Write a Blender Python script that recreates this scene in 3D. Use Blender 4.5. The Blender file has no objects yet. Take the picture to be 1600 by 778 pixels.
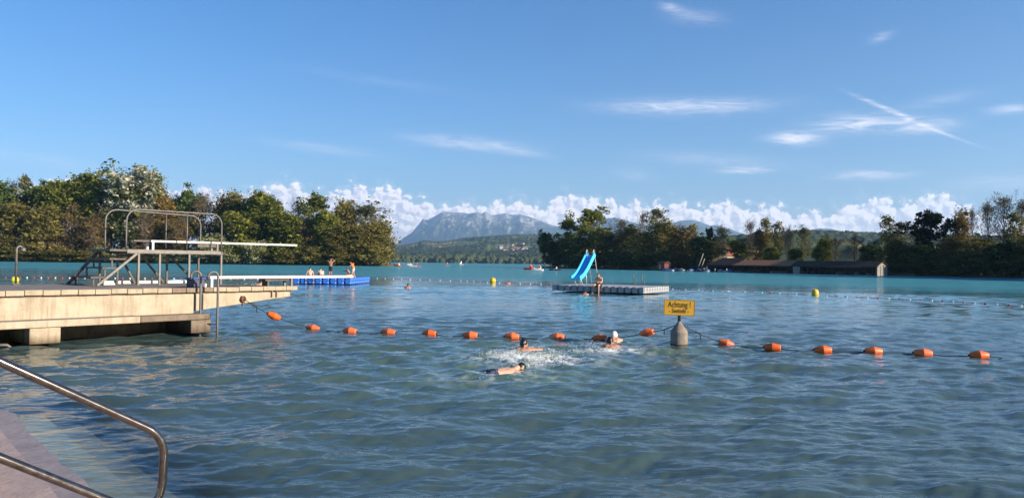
import bpy, bmesh, math, random
import numpy as np
from mathutils import Vector, Matrix
R_ = math.radians
S = bpy.context.scene
COL = S.collection
PI = math.pi

# ------------------------------------------------------------------ camera
F_PX, CX, CY, CAMZ = 1190.0, 800.0, 389.0, 1.9
PITCH, ROLL = R_(1.035), R_(0.716)
cam_d = bpy.data.cameras.new('camera')
cam_d.sensor_width = 36.0
cam_d.lens = 36.0 * F_PX / 1600.0
cam_d.clip_start, cam_d.clip_end = 0.1, 120000.0
cam = bpy.data.objects.new('camera', cam_d)
CAM_R = (Matrix.Rotation(PI / 2 + PITCH, 3, 'X') @ Matrix.Rotation(ROLL, 3, 'Z'))
cam.matrix_world = Matrix.Translation((0, 0, CAMZ)) @ CAM_R.to_4x4()
COL.objects.link(cam)
S.camera = cam

def ray(px, py):
    return CAM_R @ Vector(((px - CX) / F_PX, -(py - CY) / F_PX, -1.0))
def at(px, py, z=0.0):                 # point of the level z seen at that pixel of the photograph
    d = ray(px, py); t = (z - CAMZ) / d.z
    return Vector((d.x * t, d.y * t, z))
def atY(px, py, Y):                    # point at that depth
    d = ray(px, py); t = Y / d.y
    return Vector((d.x * t, Y, CAMZ + d.z * t))

# ------------------------------------------------------------------ light
SUN_EL, SUN_AZ = R_(19), R_(116)       # azimuth clockwise from +Y
SUN_DIR = Vector((math.sin(SUN_AZ) * math.cos(SUN_EL), math.cos(SUN_AZ) * math.cos(SUN_EL), math.sin(SUN_EL)))
sun_d = bpy.data.lights.new('sun', 'SUN')
sun_d.energy = 4.4
sun_d.angle = R_(0.53)
sun_d.color = (1.0, 0.86, 0.68)
sun = bpy.data.objects.new('sun', sun_d)
sun.rotation_euler = SUN_DIR.to_track_quat('Z', 'Y').to_euler()
sun.location = (60, -20, 40)
COL.objects.link(sun)

S.view_settings.view_transform = 'Standard'
S.view_settings.look = 'None'
S.view_settings.exposure = 1.05
S.view_settings.gamma = 1.0
S.view_settings.use_curve_mapping = False
S.cycles.use_denoising = True
S.cycles.max_bounces = 6
S.cycles.transparent_max_bounces = 12
S.cycles.volume_bounces = 1
S.cycles.caustics_reflective = False
S.cycles.caustics_refractive = False

world = bpy.data.worlds.new('World')
S.world = world
world.use_nodes = True
wn, wl = world.node_tree.nodes, world.node_tree.links
wn.clear()
w_out = wn.new('ShaderNodeOutputWorld')
w_bg = wn.new('ShaderNodeBackground')
w_bg.inputs['Strength'].default_value = 0.080
w_sky = wn.new('ShaderNodeTexSky')
w_sky.sky_type = 'NISHITA'
w_sky.sun_disc = False
w_sky.sun_elevation = SUN_EL
w_sky.sun_rotation = SUN_AZ
w_sky.altitude = 450
w_sky.air_density = 1.0
w_sky.dust_density = 0.3
w_sky.ozone_density = 3.0

def N(nt, typ, **kw):
    n = nt.nodes.new(typ)
    for k, v in kw.items():
        setattr(n, k, v)
    return n
def M(nt, op, a, b=None, c=None, clamp=False):
    n = nt.nodes.new('ShaderNodeMath'); n.operation = op; n.use_clamp = clamp
    for i, v in enumerate((a, b, c)):
        if v is None: continue
        if isinstance(v, (int, float)): n.inputs[i].default_value = v
        else: nt.links.new(v, n.inputs[i])
    return n.outputs[0]

CLOUD_TOP = [(60, 292), (85, 285), (100, 279), (112, 278), (130, 292), (290, 300), (308, 293), (320, 294), (345, 303), (365, 301), (385, 300), (405, 298), (420, 296), (432, 287), (445, 284), (462, 287), (472, 294), (490, 302),
             (520, 303), (535, 300), (545, 291), (553, 288), (568, 291), (575, 303), (585, 297), (600, 293), (622, 294), (630, 302), (645, 315), (660, 312), (675, 320), (690, 325), (700, 318), (715, 322), (735, 320), (748, 324), (770, 322), (790, 312),
             (805, 310), (820, 313), (835, 320), (850, 324), (862, 318), (872, 306), (885, 305), (900, 309), (920, 312), (935, 309), (950, 311), (970, 318), (1000, 316), (1020, 318), (1040, 320), (1055, 318), (1070, 320), (1090, 324), (1110, 323), (1130, 319),
             (1142, 315), (1158, 320), (1175, 322), (1200, 325), (1215, 322), (1228, 326), (1245, 334), (1262, 330), (1280, 335), (1300, 331), (1320, 320), (1340, 314), (1360, 312), (1380, 313), (1398, 318), (1410, 320), (1425, 312), (1442, 308), (1465, 306), (1490, 314), (1508, 322), (1530, 334), (1570, 345), (1640, 340)]
def sky_wisps():
    nt = world.node_tree
    tc = N(nt, 'ShaderNodeTexCoord')
    sep = N(nt, 'ShaderNodeSeparateXYZ')
    nt.links.new(tc.outputs['Generated'], sep.inputs[0])
    az = M(nt, 'ARCTAN2', sep.outputs[0], sep.outputs[1])
    el = M(nt, 'ARCSINE', sep.outputs[2])
    cmb = N(nt, 'ShaderNodeCombineXYZ')
    nt.links.new(M(nt, 'MULTIPLY', az, 22.0), cmb.inputs[0])
    nt.links.new(M(nt, 'MULTIPLY_ADD', az, 9.0, M(nt, 'MULTIPLY', el, 150.0)), cmb.inputs[1])
    nz = N(nt, 'ShaderNodeTexNoise')
    nz.inputs['Scale'].default_value = 1.0; nz.inputs['Detail'].default_value = 7.0
    nz.inputs['Roughness'].default_value = 0.62; nz.inputs['Distortion'].default_value = 1.4
    nt.links.new(cmb.outputs[0], nz.inputs['Vector'])
    nv = M(nt, 'MULTIPLY_ADD', nz.outputs['Fac'], 2.6, -0.72, clamp=True)
    # centre pixel, half sizes in pixels, slope, strength
    wisps = [(730, 224, 80, 9, .06, .62), (810, 238, 40, 5, .12, .40), (1050, 168, 95, 11, .03, .62), (1130, 163, 80, 8, .02, .32),
             (1340, 193, 50, 11, .02, .95), (1440, 197, 34, 9, .02, .9), (1242, 217, 30, 8, .05, 1.25),
             (1358, 274, 48, 6, .02, .85), (1165, 266, 34, 5, 0, .85), (1110, 250, 90, 10, .08, .30), (990, 273, 28, 9, .1, .30),
             (1385, 170, 36, 3.2, .52, .95), (1470, 207, 40, 2.2, .48, .5), (1050, 13, 16, 6, .2, .5), (1088, 28, 36, 9, .1, .32), (1377, 58, 14, 6, -.2, .35),
             (505, 233, 75, 7, .08, .32), (1555, 286, 50, 10, 0, .45), (1580, 171, 24, 6, 0, .55), (60, 250, 90, 8, .08, .25), (1470, 157, 40, 7, -.1, .22), (610, 130, 120, 6, .1, .1)]
    tot = None
    for (px, py, wx, wy, sl, st) in wisps:
        d = ray(px, py).normalized()
        a0, e0 = math.atan2(d.x, d.y), math.asin(d.z)
        sx, sy = wx / F_PX, wy / F_PX
        da = M(nt, 'SUBTRACT', az, a0)
        de = M(nt, 'SUBTRACT', el, e0)
        de2 = M(nt, 'MULTIPLY_ADD', da, sl, de)
        q = M(nt, 'ADD', M(nt, 'POWER', M(nt, 'MULTIPLY', M(nt, 'ABSOLUTE', da), 1 / sx), 2.0),
              M(nt, 'POWER', M(nt, 'MULTIPLY', M(nt, 'ABSOLUTE', de2), 1 / sy), 2.0))
        g = M(nt, 'MULTIPLY', M(nt, 'EXPONENT', M(nt, 'MULTIPLY', q, -1.0)), st)
        tot = g if tot is None else M(nt, 'ADD', tot, g)
    fac = M(nt, 'MULTIPLY', tot, nv, clamp=True)
    mx = N(nt, 'ShaderNodeMix', data_type='RGBA')
    nt.links.new(fac, mx.inputs['Factor'])
    hs = N(nt, 'ShaderNodeHueSaturation')
    hs.inputs['Saturation'].default_value = 1.32; hs.inputs['Hue'].default_value = .508
    nt.links.new(w_sky.outputs[0], hs.inputs['Color'])
    nt.links.new(hs.outputs[0], mx.inputs['A'])
    mx.inputs['B'].default_value = (8.0, 7.6, 8.0, 1)
    # cumulus bank low over the horizon: billowing outline, light from the right put into its colours
    sx_, sn = [], []
    A0_, A1_ = -.75, .75
    fc = N(nt, 'ShaderNodeFloatCurve'); cv = fc.mapping.curves[0]
    pts_ = []
    last = -1
    for (px, py) in CLOUD_TOP:
        if px < 60: continue
        d = ray(px, py).normalized(); pts_.append(((math.atan2(d.x, d.y) - A0_) / (A1_ - A0_), math.asin(d.z) / .2))
    cv.points[0].location = (0, .30); cv.points[1].location = (1, .32)
    for x, y in pts_: cv.points.new(x, y)
    for p_ in cv.points: p_.handle_type = 'AUTO_CLAMPED'
    fc.mapping.update()
    nt.links.new(M(nt, 'MULTIPLY_ADD', az, 1 / (A1_ - A0_), -A0_ / (A1_ - A0_)), fc.inputs['Value'])
    topv = M(nt, 'MULTIPLY', fc.outputs[0], .2)
    warp = N(nt, 'ShaderNodeTexNoise'); warp.inputs['Scale'].default_value = 1.0; warp.inputs['Detail'].default_value = 5
    cw = N(nt, 'ShaderNodeCombineXYZ'); nt.links.new(M(nt, 'MULTIPLY', az, 70.0), cw.inputs[0]); nt.links.new(M(nt, 'MULTIPLY', el, 85.0), cw.inputs[1])
    nt.links.new(cw.outputs[0], warp.inputs['Vector'])
    wv = N(nt, 'ShaderNodeVectorMath', operation='SUBTRACT'); nt.links.new(warp.outputs['Color'], wv.inputs[0]); wv.inputs[1].default_value = (.5, .5, .5)
    ws = N(nt, 'ShaderNodeVectorMath', operation='SCALE'); nt.links.new(wv.outputs[0], ws.inputs[0]); ws.inputs['Scale'].default_value = .014
    base_v = N(nt, 'ShaderNodeCombineXYZ'); nt.links.new(az, base_v.inputs[0]); nt.links.new(el, base_v.inputs[1])
    pv = N(nt, 'ShaderNodeVectorMath', operation='ADD'); nt.links.new(base_v.outputs[0], pv.inputs[0]); nt.links.new(ws.outputs[0], pv.inputs[1])
    def billow(off):
        o = N(nt, 'ShaderNodeVectorMath', operation='ADD'); nt.links.new(pv.outputs[0], o.inputs[0]); o.inputs[1].default_value = (off[0], off[1], 0)
        t = None
        for sc, w in ((55, .5), (120, .28), (260, .15), (560, .07)):
            m_ = N(nt, 'ShaderNodeMapping'); m_.inputs['Scale'].default_value = (sc, sc * 1.15, 1); m_.inputs['Location'].default_value = (sc * .37, sc * .11, sc * .03); nt.links.new(o.outputs[0], m_.inputs[0])
            v = N(nt, 'ShaderNodeTexVoronoi', voronoi_dimensions='2D', feature='F1'); v.inputs['Scale'].default_value = 1.0; nt.links.new(m_.outputs[0], v.inputs['Vector'])
            q = M(nt, 'MULTIPLY', M(nt, 'SUBTRACT', .62, v.outputs['Distance']), w * 1.6)
            t = q if t is None else M(nt, 'ADD', t, q)
        return t
    b0 = billow((0, 0)); b1 = billow((.0042, .0030))
    dd = M(nt, 'SUBTRACT', M(nt, 'MULTIPLY_ADD', b0, .022, topv), M(nt, 'ADD', el, .0072))
    al = N(nt, 'ShaderNodeMapRange', interpolation_type='SMOOTHSTEP'); al.inputs['From Min'].default_value = -.0012; al.inputs['From Max'].default_value = .0032; nt.links.new(dd, al.inputs['Value'])
    veil = N(nt, 'ShaderNodeMapRange', interpolation_type='SMOOTHSTEP'); veil.inputs['From Min'].default_value = -.012; veil.inputs['From Max'].default_value = .012; veil.inputs['To Max'].default_value = .35; nt.links.new(dd, veil.inputs['Value'])
    rel = M(nt, 'ADD', M(nt, 'MULTIPLY', M(nt, 'SUBTRACT', b0, b1), 2.2), 0.0)
    depth_ = N(nt, 'ShaderNodeMapRange'); depth_.inputs['From Min'].default_value = 0; depth_.inputs['From Max'].default_value = .055; depth_.inputs['To Min'].default_value = .16; depth_.inputs['To Max'].default_value = -.22; nt.links.new(dd, depth_.inputs['Value'])
    lit = M(nt, 'ADD', M(nt, 'ADD', rel, .58), depth_.outputs[0], clamp=True)
    cr = N(nt, 'ShaderNodeValToRGB'); e_ = cr.color_ramp.elements
    e_[0].position = .05; e_[0].color = (6.6, 6.4, 6.9, 1); e_[1].position = .9; e_[1].color = (13.2, 11.7, 10.8, 1)
    k_ = e_.new(.5); k_.color = (9.6, 8.8, 8.7, 1)
    nt.links.new(lit, cr.inputs[0])
    low = N(nt, 'ShaderNodeMapRange', interpolation_type='SMOOTHSTEP'); low.inputs['From Min'].default_value = .008; low.inputs['From Max'].default_value = .062; nt.links.new(el, low.inputs['Value'])
    cm = N(nt, 'ShaderNodeMix', data_type='RGBA'); cm.inputs['A'].default_value = (7.0, 6.8, 7.2, 1); nt.links.new(cr.outputs[0], cm.inputs['B']); nt.links.new(M(nt, 'MULTIPLY_ADD', low.outputs[0], .8, .2), cm.inputs['Factor'])
    front = M(nt, 'GREATER_THAN', sep.outputs[1], 0.0)
    fa = M(nt, 'MULTIPLY', M(nt, 'MAXIMUM', al.outputs[0], veil.outputs[0]), front)
    mc = N(nt, 'ShaderNodeMix', data_type='RGBA'); nt.links.new(fa, mc.inputs['Factor']); nt.links.new(mx.outputs['Result'], mc.inputs['A']); nt.links.new(cm.outputs['Result'], mc.inputs['B'])
    nt.links.new(mc.outputs['Result'], w_bg.inputs['Color'])
    nt.links.new(w_bg.outputs[0], w_out.inputs['Surface'])
sky_wisps()

# ------------------------------------------------------------------ helpers
def tag(o, label=None, cat=None, group=None, kind=None):
    if label: o['label'] = label
    if cat: o['category'] = cat
    if group: o['group'] = group
    if kind: o['kind'] = kind
    return o
def empty(name, loc, label=None, cat=None, group=None, rz=0.0):
    o = bpy.data.objects.new(name, None)
    o.empty_display_size = 0.2
    o.location = loc; o.rotation_euler.z = rz
    COL.objects.link(o)
    return tag(o, label, cat, group)
def link(name, me, mat=None, parent=None):
    o = bpy.data.objects.new(name, me)
    COL.objects.link(o)
    if mat is not None and len(me.materials) == 0:
        me.materials.append(mat)
    if parent is not None: o.parent = parent
    return o
def mesh_np(name, V, Fc, smooth=False):
    V = np.asarray(V, dtype=np.float32); Fc = np.asarray(Fc, dtype=np.int32)
    k = Fc.shape[1]
    me = bpy.data.meshes.new(name)
    me.vertices.add(len(V)); me.vertices.foreach_set('co', V.ravel())
    me.loops.add(Fc.size); me.loops.foreach_set('vertex_index', Fc.ravel())
    me.polygons.add(len(Fc)); me.polygons.foreach_set('loop_start', np.arange(0, Fc.size, k, dtype=np.int32))
    me.update(calc_edges=True)
    me.polygons.foreach_set('use_smooth', np.full(len(Fc), smooth, dtype=bool))
    return me
def attr(me, name, vals):
    a = me.attributes.new(name, 'FLOAT', 'POINT')
    a.data.foreach_set('value', np.asarray(vals, dtype=np.float32).ravel())
def copy_tree(o, parent=None):
    c = o.copy(); COL.objects.link(c)
    if parent is not None: c.parent = parent
    for ch in list(o.children): copy_tree(ch, c)
    return c

class MB:
    def __init__(s): s.v, s.f, s.sm = [], [], []
    def add(s, vs, fs, smooth=False):
        b = len(s.v); s.v += [tuple(v) for v in vs]
        s.f += [tuple(b + i for i in f) for f in fs]; s.sm += [smooth] * len(fs)
        return s
    def hexa(s, bot, top):               # 4 + 4 corners, both counter-clockwise from above
        return s.add(list(bot) + list(top), [(3, 2, 1, 0), (4, 5, 6, 7), (0, 1, 5, 4), (1, 2, 6, 5), (2, 3, 7, 6), (3, 0, 4, 7)])
    def box(s, c, d, rz=0.0, M3=None, ch=0.0):
        hx, hy, hz = d[0] / 2, d[1] / 2, d[2] / 2
        m = M3 if M3 is not None else Matrix.Rotation(rz, 3, 'Z')
        c = Vector(c)
        if ch > 0:
            bm = bmesh.new(); bmesh.ops.create_cube(bm, size=1)
            bmesh.ops.scale(bm, vec=d, verts=bm.verts)
            bmesh.ops.bevel(bm, geom=list(bm.edges), offset=ch, segments=2, affect='EDGES', profile=.5)
            bm.verts.index_update()
            vs = [c + m @ v.co for v in bm.verts]; fs = [[v.index for v in f.verts] for f in bm.faces]
            bm.free()
            return s.add(vs, fs)
        P = [(-hx, -hy), (hx, -hy), (hx, hy), (-hx, hy)]
        return s.hexa([c + m @ Vector((x, y, -hz)) for x, y in P], [c + m @ Vector((x, y, hz)) for x, y in P])
    def tube(s, path, r, n=8, cap=True):
        P = [Vector(p) for p in path]; rs = r if isinstance(r, (list, tuple)) else [r] * len(P)
        vs, fs = [], []; up = None
        for i, p in enumerate(P):
            t = ((P[min(i + 1, len(P) - 1)] - P[max(i - 1, 0)])).normalized()
            if up is None:
                up = Vector((0, 0, 1)) if abs(t.z) < .9 else Vector((1, 0, 0))
            a = t.cross(up)
            if a.length < 1e-4: a = t.cross(Vector((.3, 1, .2)))
            a.normalize(); b = a.cross(t).normalized(); up = b
            for k in range(n):
                w = 2 * PI * k / n
                vs.append(p + (a * math.cos(w) + b * math.sin(w)) * rs[i])
        for i in range(len(P) - 1):
            for k in range(n):
                k2 = (k + 1) % n
                fs.append((i * n + k, i * n + k2, (i + 1) * n + k2, (i + 1) * n + k))
        s.add(vs, fs, True)
        if cap:
            b = len(s.v) - len(vs)
            s.f.append(tuple(b + k for k in reversed(range(n)))); s.sm.append(False)
            s.f.append(tuple(b + (len(P) - 1) * n + k for k in range(n))); s.sm.append(False)
        return s
    def lathe(s, prof, c=(0, 0, 0), n=20, M3=None, smooth=True):   # prof: (radius, height)
        c = Vector(c); m = M3 or Matrix.Identity(3); vs, fs = [], []
        for (r, h) in prof:
            for k in range(n):
                w = 2 * PI * k / n
                vs.append(c + m @ Vector((r * math.cos(w), r * math.sin(w), h)))
        for i in range(len(prof) - 1):
            for k in range(n):
                k2 = (k + 1) % n
                fs.append((i * n + k, i * n + k2, (i + 1) * n + k2, (i + 1) * n + k))
        b = len(s.v); s.add(vs, fs, smooth)
        s.f.append(tuple(b + k for k in reversed(range(n)))); s.sm.append(False)
        s.f.append(tuple(b + (len(prof) - 1) * n + k for k in range(n))); s.sm.append(False)
        return s
    def ball(s, c, r, n=12, M3=None):
        r = r if isinstance(r, (list, tuple)) else (r, r, r)
        c = Vector(c); m = M3 or Matrix.Identity(3); h = max(4, n // 2); vs, fs = [], []
        vs.append(c + m @ Vector((0, 0, -r[2])))
        for i in range(1, h):
            ph = -PI / 2 + PI * i / h
            for k in range(n):
                w = 2 * PI * k / n
                vs.append(c + m @ Vector((r[0] * math.cos(ph) * math.cos(w), r[1] * math.cos(ph) * math.sin(w), r[2] * math.sin(ph))))
        vs.append(c + m @ Vector((0, 0, r[2])))
        L = len(vs) - 1
        for k in range(n):
            k2 = (k + 1) % n
            fs.append((0, 1 + k2, 1 + k)); fs.append((L, L - n + k, L - n + k2))
            for i in range(h - 2):
                a = 1 + i * n
                fs.append((a + k, a + k2, a + n + k2, a + n + k))
        return s.add(vs, fs, True)
    def prism(s, poly, z0, z1):          # poly ccw (x,y)
        n = len(poly)
        vs = [(p[0], p[1], z0) for p in poly] + [(p[0], p[1], z1) for p in poly]
        fs = [tuple(reversed(range(n))), tuple(range(n, 2 * n))] + [(i, (i + 1) % n, n + (i + 1) % n, n + i) for i in range(n)]
        return s.add(vs, fs)
    def mesh(s, name):
        me = bpy.data.meshes.new(name); me.from_pydata(s.v, [], s.f)
        me.polygons.foreach_set('use_smooth', s.sm); me.update()
        return me
    def build(s, name, mat, parent=None, bevel=0.0):
        me = s.mesh(name)
        if bevel > 0:
            bm = bmesh.new(); bm.from_mesh(me)
            es = [e for e in bm.edges if len(e.link_faces) == 2 and e.calc_face_angle(0) > .6]
            bmesh.ops.bevel(bm, geom=es, offset=bevel, segments=2, affect='EDGES', profile=.5)
            bm.to_mesh(me); bm.free()
        return link(name, me, mat, parent)

def fix_normals(me):
    bm = bmesh.new(); bm.from_mesh(me); bmesh.ops.recalc_face_normals(bm, faces=bm.faces); bm.to_mesh(me); bm.free()

# ------------------------------------------------------------------ materials
def mat(name, col, rough=.6, metal=0.0, col2=None, scale=6.0, detail=5.0, bump=0.0, bscale=30.0, spec=.5, coords='Object', lo=.35, hi=.7, stretch=(1, 1, 1)):
    m = bpy.data.materials.new(name); m.use_nodes = True
    nt = m.node_tree; b = nt.nodes['Principled BSDF']
    b.inputs['Base Color'].default_value = (*col, 1); b.inputs['Roughness'].default_value = rough
    b.inputs['Metallic'].default_value = metal; b.inputs['Specular IOR Level'].default_value = spec
    tc = N(nt, 'ShaderNodeTexCoord'); mp = N(nt, 'ShaderNodeMapping')
    mp.inputs['Scale'].default_value = stretch
    nt.links.new(tc.outputs[coords], mp.inputs[0])
    if col2 is not None:
        nz = N(nt, 'ShaderNodeTexNoise'); nz.inputs['Scale'].default_value = scale; nz.inputs['Detail'].default_value = detail
        nz.inputs['Roughness'].default_value = .65
        nt.links.new(mp.outputs[0], nz.inputs['Vector'])
        cr = N(nt, 'ShaderNodeMapRange'); cr.inputs['From Min'].default_value = lo; cr.inputs['From Max'].default_value = hi
        nt.links.new(nz.outputs['Fac'], cr.inputs['Value'])
        mx = N(nt, 'ShaderNodeMix', data_type='RGBA')
        nt.links.new(cr.outputs[0], mx.inputs['Factor'])
        mx.inputs['A'].default_value = (*col, 1); mx.inputs['B'].default_value = (*col2, 1)
        nt.links.new(mx.outputs['Result'], b.inputs['Base Color'])
    if bump > 0:
        nb = N(nt, 'ShaderNodeTexNoise'); nb.inputs['Scale'].default_value = bscale; nb.inputs['Detail'].default_value = 6
        nt.links.new(mp.outputs[0], nb.inputs['Vector'])
        bp = N(nt, 'ShaderNodeBump'); bp.inputs['Strength'].default_value = bump; bp.inputs['Distance'].default_value = .02
        nt.links.new(nb.outputs['Fac'], bp.inputs['Height']); nt.links.new(bp.outputs[0], b.inputs['Normal'])
    return m

def leaf_mat(name, c1, c2, c3, trans=.35):
    m = bpy.data.materials.new(name); m.use_nodes = True
    nt = m.node_tree; nt.nodes.clear()
    out = N(nt, 'ShaderNodeOutputMaterial')
    geo = N(nt, 'ShaderNodeNewGeometry'); oi = N(nt, 'ShaderNodeObjectInfo'); tc = N(nt, 'ShaderNodeTexCoord')
    nz = N(nt, 'ShaderNodeTexNoise'); nz.inputs['Scale'].default_value = .35; nz.inputs['Detail'].default_value = 2
    nt.links.new(tc.outputs['Object'], nz.inputs['Vector'])
    f = M(nt, 'ADD', M(nt, 'MULTIPLY', geo.outputs['Random Per Island'], .45), M(nt, 'MULTIPLY_ADD', nz.outputs['Fac'], 1.3, -.40))
    f = M(nt, 'ADD', f, M(nt, 'MULTIPLY_ADD', oi.outputs['Random'], .3, -.15), clamp=True)
    cr = N(nt, 'ShaderNodeValToRGB')
    e = cr.color_ramp.elements
    e[0].position = .1; e[0].color = (*c1, 1); e[1].position = .9; e[1].color = (*c3, 1)
    k = e.new(.5); k.color = (*c2, 1)
    nt.links.new(f, cr.inputs[0])
    d = N(nt, 'ShaderNodeBsdfDiffuse'); t = N(nt, 'ShaderNodeBsdfTranslucent'); mx = N(nt, 'ShaderNodeMixShader')
    mx.inputs[0].default_value = trans
    nt.links.new(cr.outputs[0], d.inputs[0]); nt.links.new(cr.outputs[0], t.inputs[0])
    nt.links.new(d.outputs[0], mx.inputs[1]); nt.links.new(t.outputs[0], mx.inputs[2])
    nt.links.new(mx.outputs[0], out.inputs[0])
    return m
# ------------------------------------------------------------------ shore line of the right bank
SH0, SH1 = Vector((17.6, 300.0)), Vector((105.0, 156.0))
def shoreR(px):
    u = (px - CX) / F_PX
    s = (SH0.y * u - SH0.x) / ((SH1.x - SH0.x) - u * (SH1.y - SH0.y))
    return SH0.y + s * (SH1.y - SH0.y)

# concrete bathing steps: running direction, downward direction
ST_E = Vector((-.655, .756, 0)).normalized()
ST_V = Vector((ST_E.y, -ST_E.x, 0))
ST_0 = at(137, 760, 0.02); ST_0.z = 0
ST_END = (at(20, 637, 0.02) - ST_0).dot(ST_E)

# ------------------------------------------------------------------ water
def hash_noise(x, y, seed=0):
    xi, yi = np.floor(x).astype(np.int64), np.floor(y).astype(np.int64)
    fx, fy = x - xi, y - yi
    fx = fx * fx * (3 - 2 * fx); fy = fy * fy * (3 - 2 * fy)
    def h(a, b):
        n = (a * 374761393 + b * 668265263 + seed * 1442695041) & 0x7fffffff
        n = ((n ^ (n >> 13)) * 1274126177) & 0x7fffffff
        return ((n ^ (n >> 16)) & 0xffff) / 65535.0
    return (h(xi, yi) * (1 - fx) + h(xi + 1, yi) * fx) * (1 - fy) + (h(xi, yi + 1) * (1 - fx) + h(xi + 1, yi + 1) * fx) * fy
def fbm(x, y, oct=5, seed=0, gain=.5, ridged=False):
    a, s, t = 1.0, 0.0, 0.0
    for i in range(oct):
        n = hash_noise(x * 2 ** i + 17.3 * i, y * 2 ** i - 9.1 * i, seed + i)
        if ridged: n = 1 - np.abs(2 * n - 1)
        s = s + a * n; t += a; a *= gain
    return s / t
def sstep(a, b, x):
    t = np.clip((x - a) / (b - a), 0, 1); return t * t * (3 - 2 * t)

SWIM = {'A': at(818, 549), 'B': at(806, 577), 'C': at(955, 543.5), 'D': at(960, 532)}
def make_water():
    rs = [1.0]
    while rs[-1] < 11000:
        r = rs[-1]
        k = .02 if r < 5 else .0042 if r < 60 else .011 if r < 420 else .07
        rs.append(r * (1 + k))
    rs = np.array(rs)
    th = np.concatenate([np.arange(-180, -46, 3.0), np.arange(-46, 44, .125), np.arange(44, 180, 3.0)]) * PI / 180
    Rr, T = np.meshgrid(rs, th, indexing='ij')
    X, Y = Rr * np.sin(T), Rr * np.cos(T)
    rng = np.random.RandomState(4)
    Z = np.zeros_like(X)
    nc = 92
    lam = np.exp(np.linspace(math.log(.11), math.log(3.6), nc))
    warp = (fbm(X * .22, Y * .22, 3, 5) - .5)
    patch = .75 + .6 * fbm(X * .07, Y * .13, 3, 11)
    step = np.where(Rr < 60, Rr * .0042, np.where(Rr < 420, Rr * .011, Rr * .07))
    for i, L in enumerate(lam):
        ang = rng.normal(-.22, .52) + (PI if rng.rand() < .25 else 0)
        k = 2 * PI / L
        sl = .0295 * (1.0 if L < 1.2 else .65 if L < 2 else .38)
        w = sstep(2.0, 4.5, L / step)
        ph = k * (X * math.sin(ang) + Y * math.cos(ang)) + rng.rand() * 6.28 + warp * min(5, 2.0 / L + 1) 
        c = np.sin(ph)
        Z += w * sl / k * (c + .30 * np.cos(2 * ph))
    calm = sstep(17, 34, Rr) * (1 - sstep(70, 110, Rr)) * (.75 + .5 * (fbm(X * .05, Y * .12, 3, 61) - .5) * 2)
    Z *= (1 - .66 * calm) * patch * (.42 + .58 * sstep(0, 7, Rr))
    foam = np.zeros_like(X)
    murk = np.zeros_like(X)
    for key, rad, amp in (('A', 2.2, .03), ('B', 2.3, .035), ('C', 2.0, .025), ('D', 1.4, .015)):
        p = SWIM[key]
        d = np.sqrt((X - p.x) ** 2 + ((Y - p.y)) ** 2)
        Z += amp * np.exp(-(d / rad) ** 2) * (fbm(X * 2.6, Y * 2.6, 3, 21) - .5) * 2.2
        Z += .018 * np.exp(-d / 2.6) * np.sin(d * 9.0 + warp * 6) * sstep(.2, 1., d)
        murk = np.maximum(murk, np.exp(-(d / (rad * 1.15)) ** 2) * .9)
    # lumpy trail of foam behind the two nearest bathers
    for (px, py, rad, st) in ((822, 560, .75, 1.0), (842, 563, .75, .9), (800, 566, .6, .6), (785, 552, .45, .5), (845, 545, .4, .5), (930, 549, .6, .35), (955, 548, .55, .8), (925, 537, .4, .4), (775, 588, .8, .3), (890, 546, .6, .3)):
        p = at(px, py); d2 = (X - p.x) ** 2 / (rad * 1.3) ** 2 + (Y - p.y) ** 2 / rad ** 2
        foam = np.maximum(foam, st * np.exp(-d2))
    fn = fbm(X * 7, Y * 7, 4, 31)
    Zf = sstep(.1, .9, foam) * (fn - .42) * .16
    Z += np.where(foam > .08, Zf, 0)
    foam = foam * sstep(.44, .66, fn + foam * .05)
    # clear shallow water over the steps
    v = (X - ST_0.x) * ST_V.x + (Y - ST_0.y) * ST_V.y
    e = (X - ST_0.x) * ST_E.x + (Y - ST_0.y) * ST_E.y
    shallow = (1 - sstep(.35, 1.7, v)) * (1 - sstep(ST_END - .1, ST_END + .7, e)) * (Rr < 14)
    Z = Z * (1 - .8 * (1 - sstep(.0, 1.2, v)) * (Rr < 13))
    Z = np.where(Rr > 900, 0, Z)
    shade = sstep(17, 75, Rr)                       # depth: shallow green near the bank, turquoise out in the lake
    n, m = X.shape
    V = np.stack([X, Y, Z], -1).reshape(-1, 3)
    idx = np.arange(n * m).reshape(n, m)
    a, b = idx[:-1, :], idx[1:, :]
    a2, b2 = np.roll(a, -1, 1), np.roll(b, -1, 1)
    Fq = np.stack([a, a2, b2, b], -1).reshape(-1, 4)
    me = mesh_np('water', V, Fq, True)
    attr(me, 'foam', foam); attr(me, 'murk', murk); attr(me, 'shallow', shallow); attr(me, 'deep', shade); attr(me, 'calm', np.clip(calm, 0, 1))
    m_ = bpy.data.materials.new('lake_water'); m_.use_nodes = True
    nt = m_.node_tree; nt.nodes.clear()
    def A(nm):
        q = N(nt, 'ShaderNodeAttribute'); q.attribute_name = nm; return q.outputs['Fac']
    out = N(nt, 'ShaderNodeOutputMaterial'); geo = N(nt, 'ShaderNodeNewGeometry')
    mp = N(nt, 'ShaderNodeMapping'); mp.inputs['Scale'].default_value = (.45, 1, 1); mp.inputs['Rotation'].default_value = (0, 0, .2)
    nt.links.new(geo.outputs['Position'], mp.inputs[0])
    n1 = N(nt, 'ShaderNodeTexNoise'); n1.inputs['Scale'].default_value = 8.0; n1.inputs['Detail'].default_value = 4; n1.inputs['Distortion'].default_value = .6
    n2 = N(nt, 'ShaderNodeTexNoise'); n2.inputs['Scale'].default_value = .9; n2.inputs['Detail'].default_value = 4; n2.inputs['Distortion'].default_value = .4
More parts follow.
